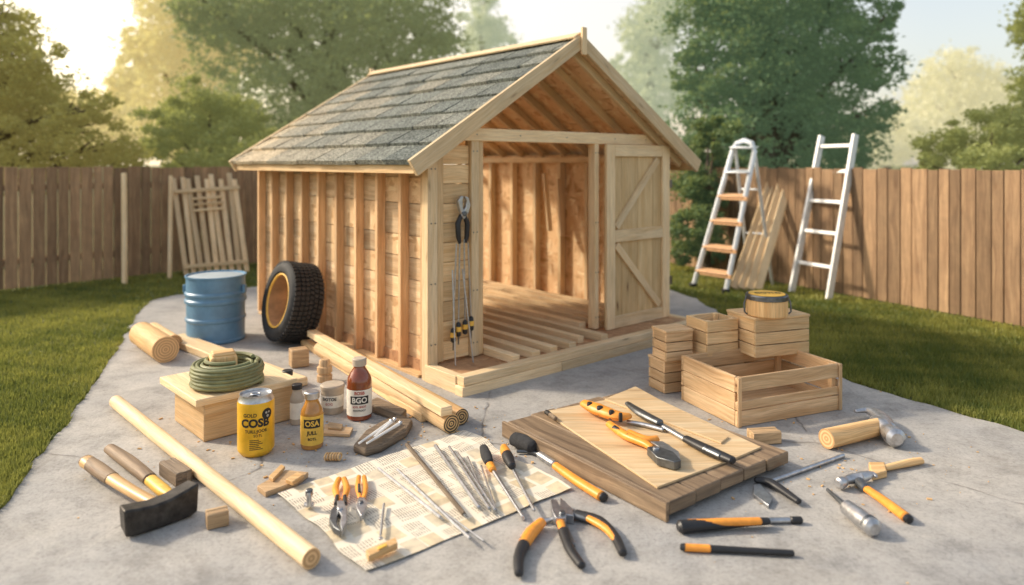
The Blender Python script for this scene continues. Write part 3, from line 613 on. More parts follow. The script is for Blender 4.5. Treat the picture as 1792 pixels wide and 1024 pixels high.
Tool('nail','single steel nail lying left of centre on the sheet','nail',668,938,ZM).tube('shank','steel',[(672,882,2.4),(666,936,2.4)],1.,n=8).disc('nail_head','steel',666,940,4,.0,.01)
t=Tool('spirit_level','tiny wooden spirit level on the near corner of the sheet','level',668,960,ZM)
t.prism('body','pine_gold',[(640,962),(692,940),(696,950),(645,973)],0,.03).prism('vial','yellow',[(660,957),(676,950),(678,954),(662,961)],.031,.038)
t=Tool('wire_brush','black bristle brush with orange handle right of the sheet','brush',985,815)
t.tube('bristles','cloth',[(900,768,14),(918,774,16),(933,782,13)],.8).tube('neck','dsteel',[(905,790,3),(935,792,4),(962,808,5)],.9).tube('collar','steel',[(945,796,7),(970,812,7)],.9).tube('handle','orange',[(972,815,7.5),(1010,842,9),(1052,868,10)],.85).tube('end_cap','black',[(1051,866,9),(1057,871,9)],.85)
t=Tool('pliers','large pliers with black and orange handles open toward the viewer','pliers',985,910)
t.tube('handle','dsteel',[(975,900,9),(988,930,9),(1000,955,8)],.8).tube('grip','black',[(986,930,10),(998,962,9),(1018,990,8)],.85).tube('grip_stripe','orange',[(979,908,8),(985,928,7),(990,945,5)],.8,lift=.012)
t.tube('handle','dsteel',[(985,895,9),(1008,902,9),(1030,908,8)],.8).tube('grip','black',[(1008,900,9),(1048,912,10),(1075,938,9),(1090,968,8)],.85).tube('grip_stripe','orange',[(1030,907,7),(1062,926,8),(1082,950,6)],.8,lift=.01)
t.prism('jaw','steel',[(963,872),(974,874),(980,884),(992,892),(990,906),(972,906),(966,892)],.01,.055).prism('jaw','steel',[(980,870),(990,878),(1002,890),(1004,902),(988,900),(980,886)],.0,.045).disc('pivot','dsteel',984,895,6,.045,.068)
t=Tool('tool_handle','single curved orange and black handle left of the large pliers','tool handle',930,920)
t.tube('collar','steel',[(970,908,4),(948,912,6)],.8).tube('handle','orange',[(948,914,9),(930,932,12),(917,952,11)],.85).tube('grip','black',[(919,948,11.5),(908,975,10),(908,1004,8)],.85)
Tool('screw','steel screw standing above the single curved handle','screw',912,905).tube('shank','steel',[(905,888,2.6),(916,908,3.4)],1.)
t=Tool('utility_knife','thick black and orange cutter lying in the right foreground','cutter',1290,925)
t.tube('body','black',[(1190,922,13),(1240,918,12),(1300,914,9),(1345,912,7)],.8).tube('stripe','orange',[(1205,915,7),(1262,914,8),(1330,912,7.5)],.8,lift=.022).tube('shaft','steel',[(1345,911,5.5),(1385,910,5)],.9).tube('end_cap','black',[(1385,910,6.5),(1402,910,6.5)],.9)
t=Tool('marker_pen','long thin black marker with orange band nearest the viewer','marker',1290,965)
t.tube('body','black',[(1240,960,6.5),(1388,968,5.5)],.9).tube('band','orange',[(1198,958,7),(1242,960,7)],.9).tube('end_cap','black',[(1192,957,6),(1199,958,7.2)],.9)
t=Tool('hammer','hammer with thick round wooden handle and bright steel head','hammer',1500,755)
t.tube('handle','pine_gold',[(1446,768,17),(1490,758,16),(1540,746,14)],1.,n=24,cm='end')
t.tube('hammer_head','bright',[(1530,738,11),(1545,748,16),(1553,755,13),(1562,762,17),(1568,767,17)],1.,n=24)
t.tube('claw','bright',[(1497,720,4),(1515,718,7),(1532,724,11),(1545,736,15),(1552,748,15)],.75,n=18,lift=.012)
t=Tool('square_tool','T shaped steel rod with black forked head right of platform','square',1400,825)
t.tube('rod','steel',[(1476,797,3.5),(1350,842,4)],1.).tube('head_bar','black',[(1322,840,6),(1350,846,9),(1398,878,6)],.8).prism('blade','steel',[(1318,848),(1330,846),(1352,872),(1345,884),(1318,864)],.0,.02)
t=Tool('wooden_wedge','pale wooden chisel handle lying above the orange hammer','chisel',1570,815)
t.prism('block','pine_gold',[(1520,808),(1548,808),(1552,824),(1526,830)],0,.04,.006).tube('handle','pine_gold',[(1548,819,6),(1590,810,7.5),(1612,806,7)],.8)
t=Tool('claw_hammer','small claw hammer with long orange handle at far right','hammer',1530,870)
t.tube('handle','orange',[(1508,850,7),(1545,875,8.5),(1585,905,10)],.85).tube('end_cap','black',[(1584,903,9),(1590,909,9)],.85)
t.tube('hammer_head','bright',[(1468,846,10),(1474,844,10),(1480,841,7),(1492,838,9),(1506,838,12)],.95,n=18)
t.tube('claw','bright',[(1500,837,12),(1514,833,10),(1526,830,6),(1534,834,3)],.8,n=16,lift=.006).tube('socket','dsteel',[(1503,843,10),(1514,854,9)],.9)
t=Tool('steel_punch','knurled steel cylinder on a thin black shaft at far right','punch',1500,905)
t.tube('body','bright',[(1482,888,13),(1505,906,16),(1528,924,16)],1.,n=20).tube('collar','dsteel',[(1520,917,16.6),(1524,920,16.6)],1.,n=20).tube('shaft','dsteel',[(1448,857,3),(1484,890,5)],1.)
# platform
N_=G(1172,880,.1);R_=G(1370,787,.1);L_=G(900,733,.1); xa=math.atan2((R_-N_).y,(R_-N_).x)
ya=math.atan2((L_-N_).y,(L_-N_).x); aa=(xa+ya-math.pi/2)/2; lx=(R_-N_).length; ly=(L_-N_).length
pl=thing('plank_platform','low weathered plank platform with blackened ends carrying plywood','platform',(N_.x,N_.y,.006),aa)
nb=5; mb=MB()
for i in range(nb): mb.b2(i*lx/nb,(i+1)*lx/nb-.008,random.uniform(0,.03) if i else 0,ly-random.uniform(0,.03),.03,.1)
mb.build('planks','oldplank',pl,.008)
for y_ in(.1,ly*.5,ly-.2): MB().b2(.02,lx-.02,y_,y_+.09,0,.029).build('cross_bearer','oldplank',pl,.004)
MB().b2(-.025,-.003,.0,ly,.0,.098).build('edge_board','oldplank',pl,.004)
ps=Tool('plywood_sheet','pale thin plywood sheet lying on the plank platform','plywood',1150,850,.107)
ps.prism('sheet','ply',[(952,720),(1058,700),(1118,682),(1332,782),(1290,800),(1150,852)],0,.012,.002)
t=Tool('plywood_sheet','narrow plywood strip along far edge of the platform','plywood',1250,770,.107+.013); t.prism('strip','ply',[(1058,698),(1112,676),(1275,764),(1262,774)],0,.012,.002)
ZP=.122
t=Tool('multi_tool','orange tool with dark holes at top of the plywood','pliers',1060,715,ZP+.012)
t.tube('body','orange',[(1022,706,9),(1045,716,14),(1080,728,12),(1103,728,6)],.7)
for hx_,hy_,hr_ in((1032,706,5),(1050,713,6),(1070,720,5),(1086,725,3.5)): t.disc('dark_hole','black',hx_,hy_-2,hr_,.02,.075)
t.tube('jaw','dsteel',[(1098,706,5),(1120,722,9),(1155,740,8)],.7)
t=Tool('pry_bar','long steel pry bar with black handle crossing the plywood','pry bar',1200,770,ZP)
t.tube('shaft','steel',[(1150,740,5),(1205,772,6)],.8).tube('handle','black',[(1200,768,8),(1240,788,11),(1282,806,9)],.75).tube('stripe','dsteel',[(1235,785,8),(1262,798,7)],.7,lift=.015).tube('hook','steel',[(1098,738,4),(1130,744,5),(1160,752,4)],.8)
t=Tool('pliers','orange handled pliers with black blunt jaws on the plywood','pliers',1130,775,ZP)
t.tube('handle','orange',[(1066,742,7),(1095,762,9),(1128,776,8),(1140,784,6)],.8).tube('handle','orange',[(1150,768,7),(1130,770,9),(1100,758,8)],.8).tube('grip','black',[(1075,748,5),(1100,763,5)],.8,lift=.02)
t.prism('jaw','dsteel',[(1132,782),(1150,780),(1178,790),(1192,805),(1180,808),(1150,800)],.004,.05).prism('jaw','steel',[(1138,772),(1160,772),(1188,790),(1190,802),(1160,786)],.0,.042).disc('pivot','steel',1148,783,6,.04,.06)
t=Tool('pencil_stub','small dark pencil stub on left corner of the plywood','pencil',965,728,ZP); t.tube('body','bark',[(958,722,4),(972,733,4)],.9).tube('tip','ink',[(956,721,4.4),(962,725,4.4)],.9)
t=Tool('bark_slab','rough grey brown bark slab carrying silver nails','bark slab',670,760)
t.prism('slab','bark',[(618,778),(640,752),(668,736),(700,722),(722,735),(712,752),(668,778),(640,786)],0,.05,.012).tube('upper_ridge','bark',[(640,770,7),(680,752,8),(712,738,7)],.7,lift=.01)
for i,(a,b) in enumerate((((628,776),(684,738)),((642,776),(700,741)),((655,764),(690,735)))):
    Tool('long_nail','silver nail lying on the bark slab, %s'%['leftmost','nearest the viewer','short far one'][i],'nail',a[0],a[1],.075,group='nails on the bark slab').tube('shank','white',[(a[0],a[1],1.8),(b[0],b[1],3.2)],1.,n=8).tube('nail_head','steel',[(b[0],b[1],4),(b[0]+2,b[1]-1,4)],1.,n=10)
t=Tool('wood_scrap','rust stained split kindling behind the bark slab','wood scrap',660,715); t.prism('stick','bark',[(640,704),(660,694),(712,716),(702,726)],0,.06,.01)
t=Tool('wood_scrap','flat wedge scrap between the two bottles','wood scrap',595,752); t.prism('wedge','crate',[(568,742),(618,748),(612,760),(566,758)],0,.02).prism('wedge','blockw',[(575,738),(600,742),(598,750),(574,748)],.021,.035)
# ---------------------------------------------------------------- barrel, tyre
g=G(378,594); br=thing('steel_drum','pale blue ribbed steel drum with lid beside the tyre','drum',g+Vector((0,0,.005))); R0=.285;hb=.66
MB().lathe([(R0*.97,0),(R0,.012),(R0,.03),(R0*.975,.04),(R0*.975,.2),(R0*1.02,.215),(R0*1.02,.235),(R0*.98,.25),(R0*.98,.38),(R0*1.04,.395),(R0*1.045,.42),(R0*1.0,.435),(R0*1.0,.455),(R0*1.04,.47),(R0*1.04,.49),(R0*.99,.505),(R0*.99,hb-.02),(R0*1.03,hb-.015),(R0*1.03,hb),(R0*.98,hb),(R0*.97,hb-.015)],56).build('body','blue',br)
MB().lathe([(R0*.968,hb-.016),(R0*.9,hb-.012),(R0*.3,hb-.010)],48).build('lid','bluelid',br)
MB().tube([(-R0*1.04*math.cos(a_),-.03-R0*1.04*math.sin(a_)*.25,.50-.07*math.sin(a_)) for a_ in np.linspace(0,math.pi,18)],.007,8).build('bail_handle','dsteel',br)
for sx_ in(-1,1): MB().box((sx_*(R0*1.03+.008),-.03,.52),(.03,.05,.08)).build('handle_lug','blue',br,.005)
U=Vector((math.cos(ANG),math.sin(ANG),0)); V=Vector((-math.sin(ANG),math.cos(ANG),0))
Wt=.17; base=C-U*.32+V*1.95
ty=thing('car_tyre','black tyre with yellow ringed tan rim leaning on shed wall','tyre',base+Vector((0,0,.012)),ANG+math.pi-rad(2))
MT=T(.04,0,.02)@RY(-rad(12))@T(0,0,.385)@RY(rad(90))
sw=[(.262,.7),(.265,.85),(.285,1.0),(.325,1.05),(.355,.98),(.376,.86)]
MB().lathe([(a_,-Wt*b_) for a_,b_ in sw],64,M=MT,caps=False).build('sidewall','rubber',ty)
MB().lathe([(a_,Wt*b_) for a_,b_ in sw][::-1],64,M=MT,caps=False).build('sidewall','rubber',ty)
MB().lathe([(.372,-Wt*.88),(.378,-Wt*.6),(.380,0),(.378,Wt*.6),(.372,Wt*.88)],64,M=MT,caps=False).build('tread','tread',ty)
mb=MB()
for i in range(52):
    a_=2*math.pi*i/52
    for sg in(-1,1): mb.box((.384,0,sg*.125),(.020,.032,.052),M=MT@RZ(a_+.02*sg)@RX(sg*.2))
    for q_,c_ in enumerate((-.072,-.024,.024,.072)): mb.box((.387,0,c_),(.016,.032,.038),M=MT@RZ(a_+.03*(q_%2))@RX(.35*(1 if c_>0 else -1)))
mb.build('tread_blocks','rubber',ty)
MB().lathe([(.264,Wt*.82),(.268,Wt*.93),(.255,Wt*.95),(.248,Wt*.85)],56,M=MT,caps=False).build('rim_edge','yellow',ty)
MB().lathe([(.248,Wt*.85),(.243,Wt*.5),(.232,Wt*.1),(.23,-Wt*.5),(.24,-Wt*.8),(.262,-Wt*.86)],56,M=MT,caps=False).build('rim','rust',ty)
def log(name,label,a,b,r,mat,end,cat='log',group=None,z=.006,n=20):
    A_=G(a[0],a[1],r+z);B_=G(b[0],b[1],r+z); t=thing(name,label,cat,Vector((A_.x,A_.y,z)),group=group); d=B_-A_
    mb=MB(); K=8; pts=[Vector((0,0,r))+d*i/K for i in range(K+1)]; mb.tube(pts,[r*(1+.02*random.uniform(-1,1)) for _ in pts],n,cmi=1); mb.build('log',[mat,end],t); return t
log('timber_log','thick short bark stripped log lying left of the drum',(290,612),(248,584),.115,'pine_gold','end')
log('timber_log','slim short log behind the thick short log',(305,600),(268,577),.075,'pine','end')
A_=G(305,592,.04);B_=G(520,672,.04);d=B_-A_; o=MB().b2(0,d.length,-.10,.10,0,.07).build('timber_beam','pine_pale',None,.012); o.location=(A_.x,A_.y,.006); o.rotation_euler=(0,0,math.atan2(d.y,d.x)); tag(o,'pale wide plank on ground running behind the coil box','beam')
log('round_post','left round post of the bundle beside the shed, dark spiral end',(790,742),(560,610),.062,'pine','endspiral','post','posts along the shed wall')
log('round_post','right round post of the bundle beside the shed, dark spiral end',(808,730),(585,606),.055,'pine_gold','endspiral','post','posts along the shed wall')
for i,(a,b,w_,z_,lb) in enumerate([((545,588),(782,728),.085,.13,'pale square timber resting on the round posts by the wall'),((532,603),(745,738),.07,.006,'narrow timber on the ground outside the round posts')]):
    A_=G(*a,z_);B_=G(*b,z_);d=B_-A_; o=MB().b2(0,d.length,-w_/2,w_/2,0,.06).build('timber_beam','pine_pale' if i==0 else 'pine',None,.006); o.location=A_; o.rotation_euler=(0,0,math.atan2(d.y,d.x)); tag(o,lb,'beam')
Nn=G(357,776);Rr=G(513,735);Ll=G(303,738); ax_=math.atan2((Rr-Nn).y,(Rr-Nn).x); wx=(Rr-Nn).length; wy=(Ll-Nn).length
bx=thing('wooden_box','square pine box with overhanging lid under the hose coil','box',Nn+Vector((0,0,.006)),ax_)
MB().b2(0,wx,0,wy,0,.24).build('body','pine',bx,.008)
MB().b2(-.06,wx+.02,-.03,wy+.12,.242,.29).build('lid','pine_pale',bx,.006)
g=G(398,672,.297)
cl=thing('hose_coil','coil of olive green hose stacked on the pine box','hose',g)
pts=[]
for lay_,(rr_,n_) in enumerate(((.222,6),(.19,6),(.158,6))):
    for i in range(n_*36): 
        a_=2*math.pi*i/36; pts.append((rr_*math.cos(a_)*(1+.025*math.sin(a_*2.3+lay_)),rr_*math.sin(a_)*(1+.025*math.cos(a_*1.7)),.014+ (i/36*.023 if lay_%2==0 else (n_-i/36)*.023)))
MB().tube(pts,.0135,8).build('coil','hose',cl)
MB().tube([((.17-.01*a_)*math.cos(a_),(.17-.01*a_)*math.sin(a_),.168) for a_ in np.linspace(.5,5.5,40)],.0135,8).build('loose_end','hose',cl)
mb=MB(); mb.box((0,0,.1),(.17,.14,.2)); mb.box((0,0,.208),(.15,.12,.03)); o=mb.build('wood_block','pine_gold',None,.02); o.location=g+Vector((-.03,.0,.003)); o.rotation_euler=(0,0,.5); tag(o,'small golden wood block standing inside the hose coil','wood block')
# ---------------------------------------------------------------- can and bottles
def facing(g): return math.atan2(-g.y,-g.x)
g=G(448,793)+Vector((0,0,.006)); r0=.11;h0=.37
t=thing('drink_can','yellow drink can with black lettering in front of box','can',g); fa=facing(g)
MB().lathe([(r0*.78,0),(r0*.84,.006),(r0*.99,.03),(r0,.04),(r0,h0-.055),(r0*.97,h0-.04)],48,caps=True).build('body','can',t)
MB().lathe([(r0*.97,h0-.04),(r0*.86,h0-.01),(r0*.88,h0),(r0*.84,h0),(r0*.82,h0-.012),(r0*.5,h0-.014)],48).build('top','steel',t)
MB().tube([(.028*math.cos(a_),.02*math.sin(a_)-.005,h0-.006) for a_ in np.linspace(0,6.28,14)],.005,6).build('pull_tab','steel',t)
MB().lathe([(.03,h0-.0135),(.03,h0-.012)],20,M=T(0,-.05,0)).build('mouth_opening','ink',t)
rr_=r0+.0022
for s_,sz,zz,off,mm,bo in(('GOLD',.030,.262,-.32,'ink',.02),('COSB',.068,.213,-.05,'ink',.045),('TUILL:JOOE',.026,.165,0,'ink',.02),('SOTL',.022,.138,.1,'ink',.01)): txt(s_,sz,mm,t,T(0,0,zz),(rr_,fa+off),bold=bo)
def emblem(r_,a0,zc,s_):
    vs=[];n_=20; vs.append((r_*math.cos(a0),r_*math.sin(a0),zc))
    for i in range(n_):
        b_=2*math.pi*i/n_; aa_=a0+math.cos(b_)*s_/r_; vs.append((r_*math.cos(aa_),r_*math.sin(aa_),zc+math.sin(b_)*s_))
    return vs,[(0,1+i,1+(i+1)%n_) for i in range(n_)]
v_,f_=emblem(r0+.0014,fa+.62,.262,.034); MB().add(v_,f_,[[(0,0)]*3]*len(f_)).build('emblem','ink',t)
for q_,(da,dz,s2) in enumerate(((-.06,.008,.007),(.10,.010,.006),(.02,-.012,.008))):
    v_,f_=emblem(r0+.0024,fa+.62+da,.262+dz,s2); MB().add(v_,f_,[[(0,0)]*3]*len(f_)).build('emblem_spot','steel',t)
mb=MB()
for k_ in range(6):
    a0=fa-.35;a1=fa+.35-.1*(k_%3);z0=.055+k_*.011; n_=8; vs=[(rr_*math.cos(a0+(a1-a0)*i/n_),rr_*math.sin(a0+(a1-a0)*i/n_),z) for i in range(n_+1) for z in(z0,z0+.004)]
    mb.add(vs,[(2*i,2*i+2,2*i+3,2*i+1) for i in range(n_)],[[(0,0)]*4]*n_)
mb.build('small_print','ink',t)
def bottle(name,label,px,py,r0,h0,body,cap,labm,z0,z1,neck,texts,cat='bottle',band=None):
    g=G(px,py)+Vector((0,0,.006)); t=thing(name,label,cat,g); fa=facing(g)
    MB().lathe([(r0*.9,0),(r0,.01),(r0,h0*.62),(r0*.93,h0*.68),(r0*.7,h0*.77),(neck,h0*.84),(neck,h0*.9)],40).build('body',body,t)
    MB().lathe([(neck*1.18,h0*.88),(neck*1.2,h0*.985),(neck*1.05,h0)],28).build('cap',cap,t)
    if labm: MB().lathe([(r0*1.012,z0),(r0*1.012,z1)],40,caps=False).build('label',labm,t)
    if band:
        n_=10; a0,a1=fa-.75,fa+.75; q=r0*1.012+.0012; vs=[(q*math.cos(a0+(a1-a0)*i/n_),q*math.sin(a0+(a1-a0)*i/n_),z) for i in range(n_+1) for z in band]
        MB().add(vs,[(2*i,2*i+2,2*i+3,2*i+1) for i in range(n_)],[[(0,0)]*4]*n_).build('label_band','ink',t)
    for s_,sz,zz,mm in texts: txt(s_,sz,mm,t,T(0,0,zz),(r0*1.012+.0025,fa),bold=.03)
    return t
bottle('small_bottle','short bottle with yellow label and steel cap right of can',546,783,.070,.35,'honey','steel','ylabel',.03,.21,.04,[('OSA',.046,.165,'ylabel'),('JULL',.032,.108,'ink'),('BOTL',.022,.07,'ink')],band=(.138,.192))
bottle('medicine_bottle','tall amber bottle with pale label and grey cap',629,732,.087,.42,'amber','tub','label',.035,.215,.042,[('BOSB',.030,.195,'redink'),('BGO',.052,.145,'label'),('SOTL BNOT',.018,.100,'redink'),('FOOTROOT',.016,.075,'ink')],band=(.118,.174))
g=G(582,722)+Vector((0,0,.006)); t=thing('plastic_tub','squat grey paper tub behind the amber bottle','tub',g)
MB().lathe([(.072,0),(.076,.01),(.080,.15),(.083,.175)],32).build('body','tub',t); MB().lathe([(.086,.175),(.087,.195),(.079,.203)],32).build('lid','tub',t)
MB().lathe([(.0800,.05),(.0817,.135)],32,caps=False).build('label','label',t)
txt('DOTOE',.030,'ink',t,T(0,0,.112),(.0838,facing(g)-.3),bold=.03); txt('BOG',.026,'redink',t,T(0,0,.078),(.0838,facing(g)-.3))
g=G(568,668)+Vector((0,0,.006)); t=thing('wooden_spool','turned wooden spool standing behind the grey tub','spool',g)
MB().lathe([(.06,0),(.062,.05),(.05,.055),(.05,.07),(.062,.075),(.06,.12),(.045,.125),(.042,.17),(.035,.18)],24,cmi=0).build('spool','blockw',t)
bottle('small_bottle','dark capped slim bottle half hidden behind the yellow bottle',520,742,.048,.27,'tub','black','label',.04,.15,.03,[])
bottle('small_bottle','little bottle with black cap left of the slim bottle behind box corner',503,722,.05,.3,'tub','black',None,.04,.15,.032,[])
# ---------------------------------------------------------------- crates
Nn=G(1290,750);Rr=G(1472,718);Ll=G(1195,700); ax_=math.atan2((Rr-Nn).y,(Rr-Nn).x); wx=(Rr-Nn).length; wy=(Ll-Nn).length; hc=.335
cr=thing('wooden_crate','large open slatted crate at the front of crate stack','crate',Nn+Vector((0,0,.006)),ax_)
mb=MB().b2(.02,wx-.02,.02,wy-.02,.01,.03); mb.build('bottom','crate',cr,.003)
def side(nm,x0,x1,y0,y1,sl):
    mb=MB()
    for z0,z1 in sl: mb.b2(x0,x1,y0,y1,z0,z1)
    mb.build(nm,'crate',cr,.005)
side('front_slats',0,wx,0,.022,((0,.105),(.112,.17),(.235,hc)))
side('back_slats',0,wx,wy-.022,wy,((0,.1),(.11,.215),(.225,hc)))
side('side_slats',-.0,.022,.024,wy-.024,((0,.11),(.113,.225),(.228,hc+.005)))
side('side_slats',wx-.022,wx,.024,wy-.024,((0,.1),(.11,.215),(.225,hc)))
for x_ in(.024,wx-.064):
    for y_ in(.024,wy-.064): MB().b2(x_,x_+.04,y_,y_+.04,.03,hc-.01).build('corner_post','crate',cr,.003)
MB().b2(.0,.03,-.012,-.002,0,hc).build('corner_strip','crate',cr,.003)
MB().b2(wx-.03,wx,-.012,-.002,0,hc).build('corner_strip','crate',cr,.003)
def crate(label,px,py,w_,d_,h_,z,rz,mat,open_=True,cat='crate'):
    g=G(px,py,z); t=thing('wooden_crate',label,cat,g,rz)
    mb=MB(); n_=3 if h_>.2 else 2
    for i in range(n_):
        z0=i*h_/n_+.003;z1=(i+1)*h_/n_-.004
        mb.b2(0,w_,0,.02,z0,z1); mb.b2(0,w_,d_-.02,d_,z0,z1); mb.b2(.0,.02,.021,d_-.021,z0,z1); mb.b2(w_-.02,w_,.021,d_-.021,z0,z1)
    mb.build('slats',mat,t,.004)
    MB().b2(.021,w_-.021,.021,d_-.021,.005,.02).build('bottom',mat,t)
    if not open_: MB().b2(-.005,w_+.005,-.005,d_+.005,h_-.003,h_+.018).build('top_board',mat,t,.004)
    mb=MB()
    for x_ in(.022,w_-.052):
        for y_ in(.022,d_-.052): mb.b2(x_,x_+.03,y_,y_+.03,.02,h_-.006)
    mb.build('corner_blocks',mat,t); return t,g
crate('brown slatted block crate at bottom left of crate stack',1163,690,.25,.22,.24,.006,.40,'crate',False)
crate('brown slatted block crate on top of the lower left one',1166,634,.24,.2,.22,.27,.36,'crate',False)
crate('crate hidden mostly behind the large crate under the small open crate',1232,668,.42,.38,.275,.006,.42,'crate',False)
crate('crate hidden mostly behind the large crate under the closed crate',1325,660,.50,.40,.28,.006,.35,'crate',False)
crate('small open pale crate on the left of the stack top',1238,626,.30,.26,.28,.305,.42,'pine',True)
t_,gB=crate('closed pale slatted crate carrying the yellow topped tin',1322,628,.50,.36,.29,.31,.32,'pine',False)
gc=G(1342,551,.62); t=thing('paint_tin','small tin with yellow lid and wire handle on top crate','tin',Vector((gc.x,gc.y,.6205)))
rj=.155
MB().lathe([(rj*.95,0),(rj,.008),(rj,.12),(rj*.97,.125)],40).build('body','pine_gold',t); MB().lathe([(rj*1.03,.126),(rj*1.03,.155),(rj*.98,.165),(rj*.9,.165),(rj*.88,.158)],40).build('rim','dsteel',t)
MB().lathe([(rj*.875,.156),(rj*.875,.168),(rj*.5,.172)],36).build('lid','yellow',t)
txt('GOTLD',.06,'ink',t,T(0,-.02,.1735),bold=.04)
for sx_ in(-1,1): MB().tube([(sx_*rj*1.02,0,.15),(sx_*rj*1.16,-.01,.09),(sx_*rj*1.16,-.02,.03),(sx_*rj*1.03,-.02,.01)],.007,8).build('wire_handle','dsteel',t)
# ---------------------------------------------------------------- ladders etc
a0=G(1385,512);b0=G(1450,525);a1=P(1438,238,10.35);b1=P(1497,235,9.75)
ld_=thing('straight_ladder','pale straight ladder leaning on the right fence','ladder',(a0+b0)/2); MM=T(*(-(a0+b0)/2))
fw=(b0-a0).normalized(); nn=(a1-a0).cross(fw).normalized()
MB(MM).beam(a0,a1,.045,.10,up=nn).build('rail','white',ld_,.008); MB(MM).beam(b0,b1,.045,.10,up=nn).build('rail','white',ld_,.008)
for i,f_ in enumerate((.19,.39,.58,.77,.93)): MB(MM).beam(a0.lerp(a1,f_),b0.lerp(b1,f_),.05,.035,up=nn).build('rung','white',ld_,.006)
a0=G(1213,503);b0=G(1270,513);a1=P(1284,258,10.45);b1=P(1322,258,10.2)
sl_=thing('step_ladder','aluminium stepladder with tan steps and curved top left of planks','ladder',(a0+b0)/2); MM=T(*(-(a0+b0)/2))
top=[a0.lerp(a1,f_) for f_ in(0,.5,.97)]+[a1+Vector((.05,0,.06)),(a1+b1)/2+Vector((0,0,.1)),b1+Vector((-.05,0,.06))]+[b0.lerp(b1,f_) for f_ in(.97,.5,0)]
MB(MM).tube(top,.038,10).build('side_rails','alu',sl_)
for f_ in(.13,.3,.485,.66,.83):
    MB(MM).beam(a0.lerp(a1,f_),b0.lerp(b1,f_),.16,.022,up=(0,-.35,1)).build('step','alu' if f_>.7 else 'tan',sl_,.006)
    if f_<.7: MB(MM).beam(a0.lerp(a1,f_)+Vector((0,-.08,-.035)),b0.lerp(b1,f_)+Vector((0,-.08,-.035)),.03,.055,up=(0,-.1,1)).build('step_front','tan',sl_,.004)
MB(MM).beam(a1.lerp(a0,.0)+Vector((.0,.03,0)),b1+Vector((0,.03,0)),.2,.03,up=(0,-.1,1)).build('top_platform','alu',sl_,.006)
c0=G(1312,497);d0=G(1352,500)
MB(MM).tube([a1+Vector((.04,.06,0)),c0],.024,8).build('rear_leg','alu',sl_); MB(MM).tube([b1+Vector((.0,.06,0)),d0],.024,8).build('rear_leg','alu',sl_)
for f_ in(.3,.62): MB(MM).tube([(a1+Vector((.04,.06,0))).lerp(c0,f_),(b1+Vector((0,.06,0))).lerp(d0,f_)],.015,8).build('rear_brace','alu',sl_)
for q_ in(a0,b0): MB(MM).box(tuple(q_+Vector((0,0,.03))),(.1,.09,.06)).build('foot','black',sl_,.01)
for i in range(4):
    a=G(1289+i*13,510)+Vector((0,.08-.012*i,.02)); b=P(1350+i*9.5,(322,326,320,325)[i],10.95-i*.08)
    t=thing('leaning_plank','pale plank leaning on the fence between the ladders, %s from the left'%nm_[i],'plank',a,group='planks between the ladders')
    MB(T(*(-a))).beam(a,b,.155-.012*i,.03,up=(0,-1,.15)).build('plank','pine_pale',t,.004)
fr=thing('slat_frame','pale slatted wooden frame leaning on the left fence','frame',G(380,482)); MM=T(*(-G(380,482)))
def fp(u,v):
    b=G(326,484).lerp(G(432,478),u); t_=P(303,312,11.75).lerp(P(412,308,12.2),u); return b.lerp(t_,v)
for i in range(9):
    u=i/8; MB(MM).beam(fp(u,-.0)+Vector((0,0,.02)),fp(u+(.03*math.sin(i*2.1)),1.+.04*math.sin(i*3)),.075,.03,up=(.7,-.7,.1)).build('upright_slat','pine_pale',fr,.003)
for v in(.1,.86): MB(MM).beam(fp(-.03,v)+Vector((.03,-.04,0)),fp(1.03,v+.02)+Vector((.03,-.04,0)),.03,.06,up=(0,0,1)).build('cross_slat','pine_pale',fr,.003)
for i in range(3): MB(MM).beam(fp(.25,.66+.06*i)+Vector((.03,-.05,0)),fp(.75,.66+.06*i+.01)+Vector((.03,-.05,0)),.025,.035,up=(0,0,1)).build('short_slat','pine_pale',fr,.003)
def pole(label,a,b,w_):
    t=thing('leaning_post',label,'post',a); MB(T(*(-a))).beam(a,b,w_,w_,up=(0,-1,0)).build('post','pine_pale',t,.004)
pole('single pale post standing against the left fence',G(218,498),P(217,303,10.95),.06)
pole('thin pale post standing left of the slat frame',G(297,488),P(299,308,11.55),.05)
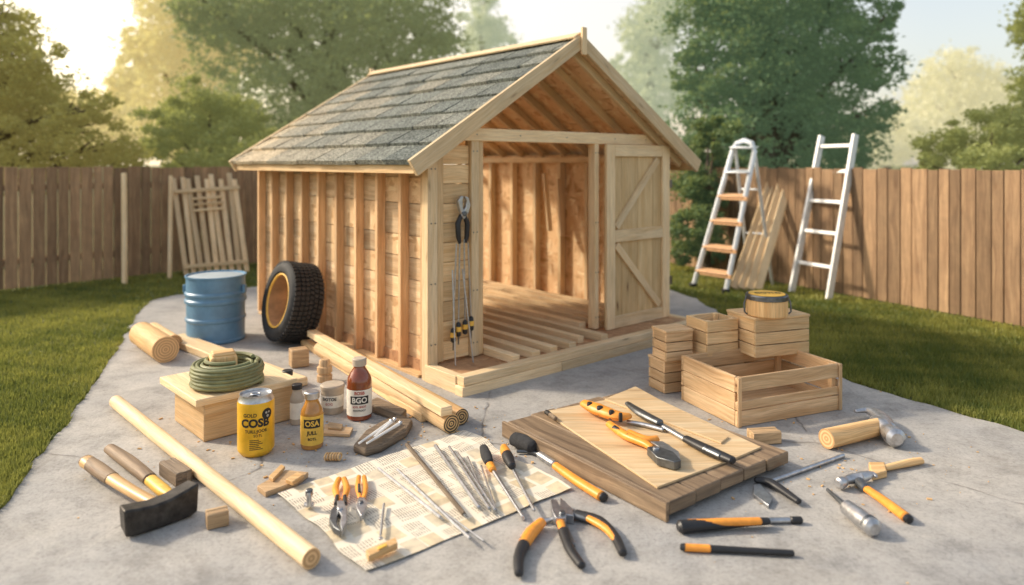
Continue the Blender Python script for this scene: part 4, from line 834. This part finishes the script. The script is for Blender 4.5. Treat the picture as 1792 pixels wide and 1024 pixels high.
# ---------------------------------------------------------------- tools hung on the shed front
hx=.33
hp=thing('hanging_pliers','big steel pliers hung jaws up on the shed front','pliers',SL_(hx,-.045,1.12),ANG)
Mz=RX(rad(90))
MB().prism([(-.045,.30),(-.06,.36),(-.03,.40),(.0,.40),(-.012,.36),(-.008,.30),(.03,.24),(.0,.2)],.0,.04,M=Mz).build('jaw','steel',hp,.006)
MB().prism([(.05,.26),(.07,.32),(.05,.385),(.005,.40),(.03,.36),(.02,.31),(-.03,.24),(.0,.2)],.005,.045,M=Mz).build('jaw','steel',hp,.006)
MB().lathe([(.022,0),(.022,.055),(.016,.06)],18,M=T(0,0,.25)@Mz).build('pivot','dsteel',hp)
for sg in(-1,1): MB().tube([(sg*.015,-.02,.24),(sg*.05,-.02,.17),(sg*.045,-.02,.06),(sg*.03,-.02,-.0)],[.018,.024,.022,.014],12).build('handle','black',hp)
for i,(x_,zt,zb_) in enumerate(((.235,1.12,.36),(.29,1.15,.40),(.36,1.15,.41),(.425,1.12,.43))):
    t=thing('long_screwdriver','long shafted screwdriver hanging handle down on shed front, %s from left'%nm_[i],'screwdriver',SL_(x_,-.06,zb_),ANG,group='long screwdrivers on the shed front')
    MB().tube([(0,0,.05),((hx-x_)*.35,0,(zt-zb_))],.0065,8).build('shaft','steel',t)
    MB().tube([(0,0,.06),(0,0,.045),(0,0,-.0),(0,0,-.055),(0,0,-.065)],[.008,.02,.024,.022,.012],12).build('handle','black',t)
    MB().tube([(0,0,.02),(0,0,-.02)],[.0255,.0255],12).build('band','yellow',t)
    if i!=2: MB().tube([(0,0,-.065),(0,0,-.13)],.006,8).build('tip','dsteel',t)
for i,(pa,pb) in enumerate((((.2,-.14,.125),(.235,-.05,.9)),((.37,-.16,.125),(.34,-.05,.9)))):
    a=SL_(*pa); b=SL_(*pb)
    t=thing('metal_rod','thin steel rod leaning on the shed front, %s one'%('left' if i==0 else 'right'),'rod',a); MB(T(*(-a))).tube([a,b],.006,8).build('rod','steel',t)
# ---------------------------------------------------------------- debris
r=np.random.default_rng(9); n=520; mb=MB()
cent=[(-1.6,4.6,.7,.5),(-.5,4.9,.6,.5),(-.1,4.5,.5,.4),(1.8,4.3,1.0,.6),(0,4.3,2.5,1.2)]
for i in range(n):
    c_=cent[r.integers(0,len(cent))]; x_=c_[0]+r.normal()*c_[2]*.6; y_=c_[1]+r.normal()*c_[3]*.6
    s_=abs(r.normal())*.003+.002
    mb.box((0,0,s_*.4),(s_*r.uniform(1,3.5),s_*1.2,s_*.8),M=T(x_,y_,.005)@RZ(r.random()*6))
o=mb.build('wood_chips','pine_gold'); tag(o,'scattered wood chips and grit on the patio','wood chips',kind='stuff')
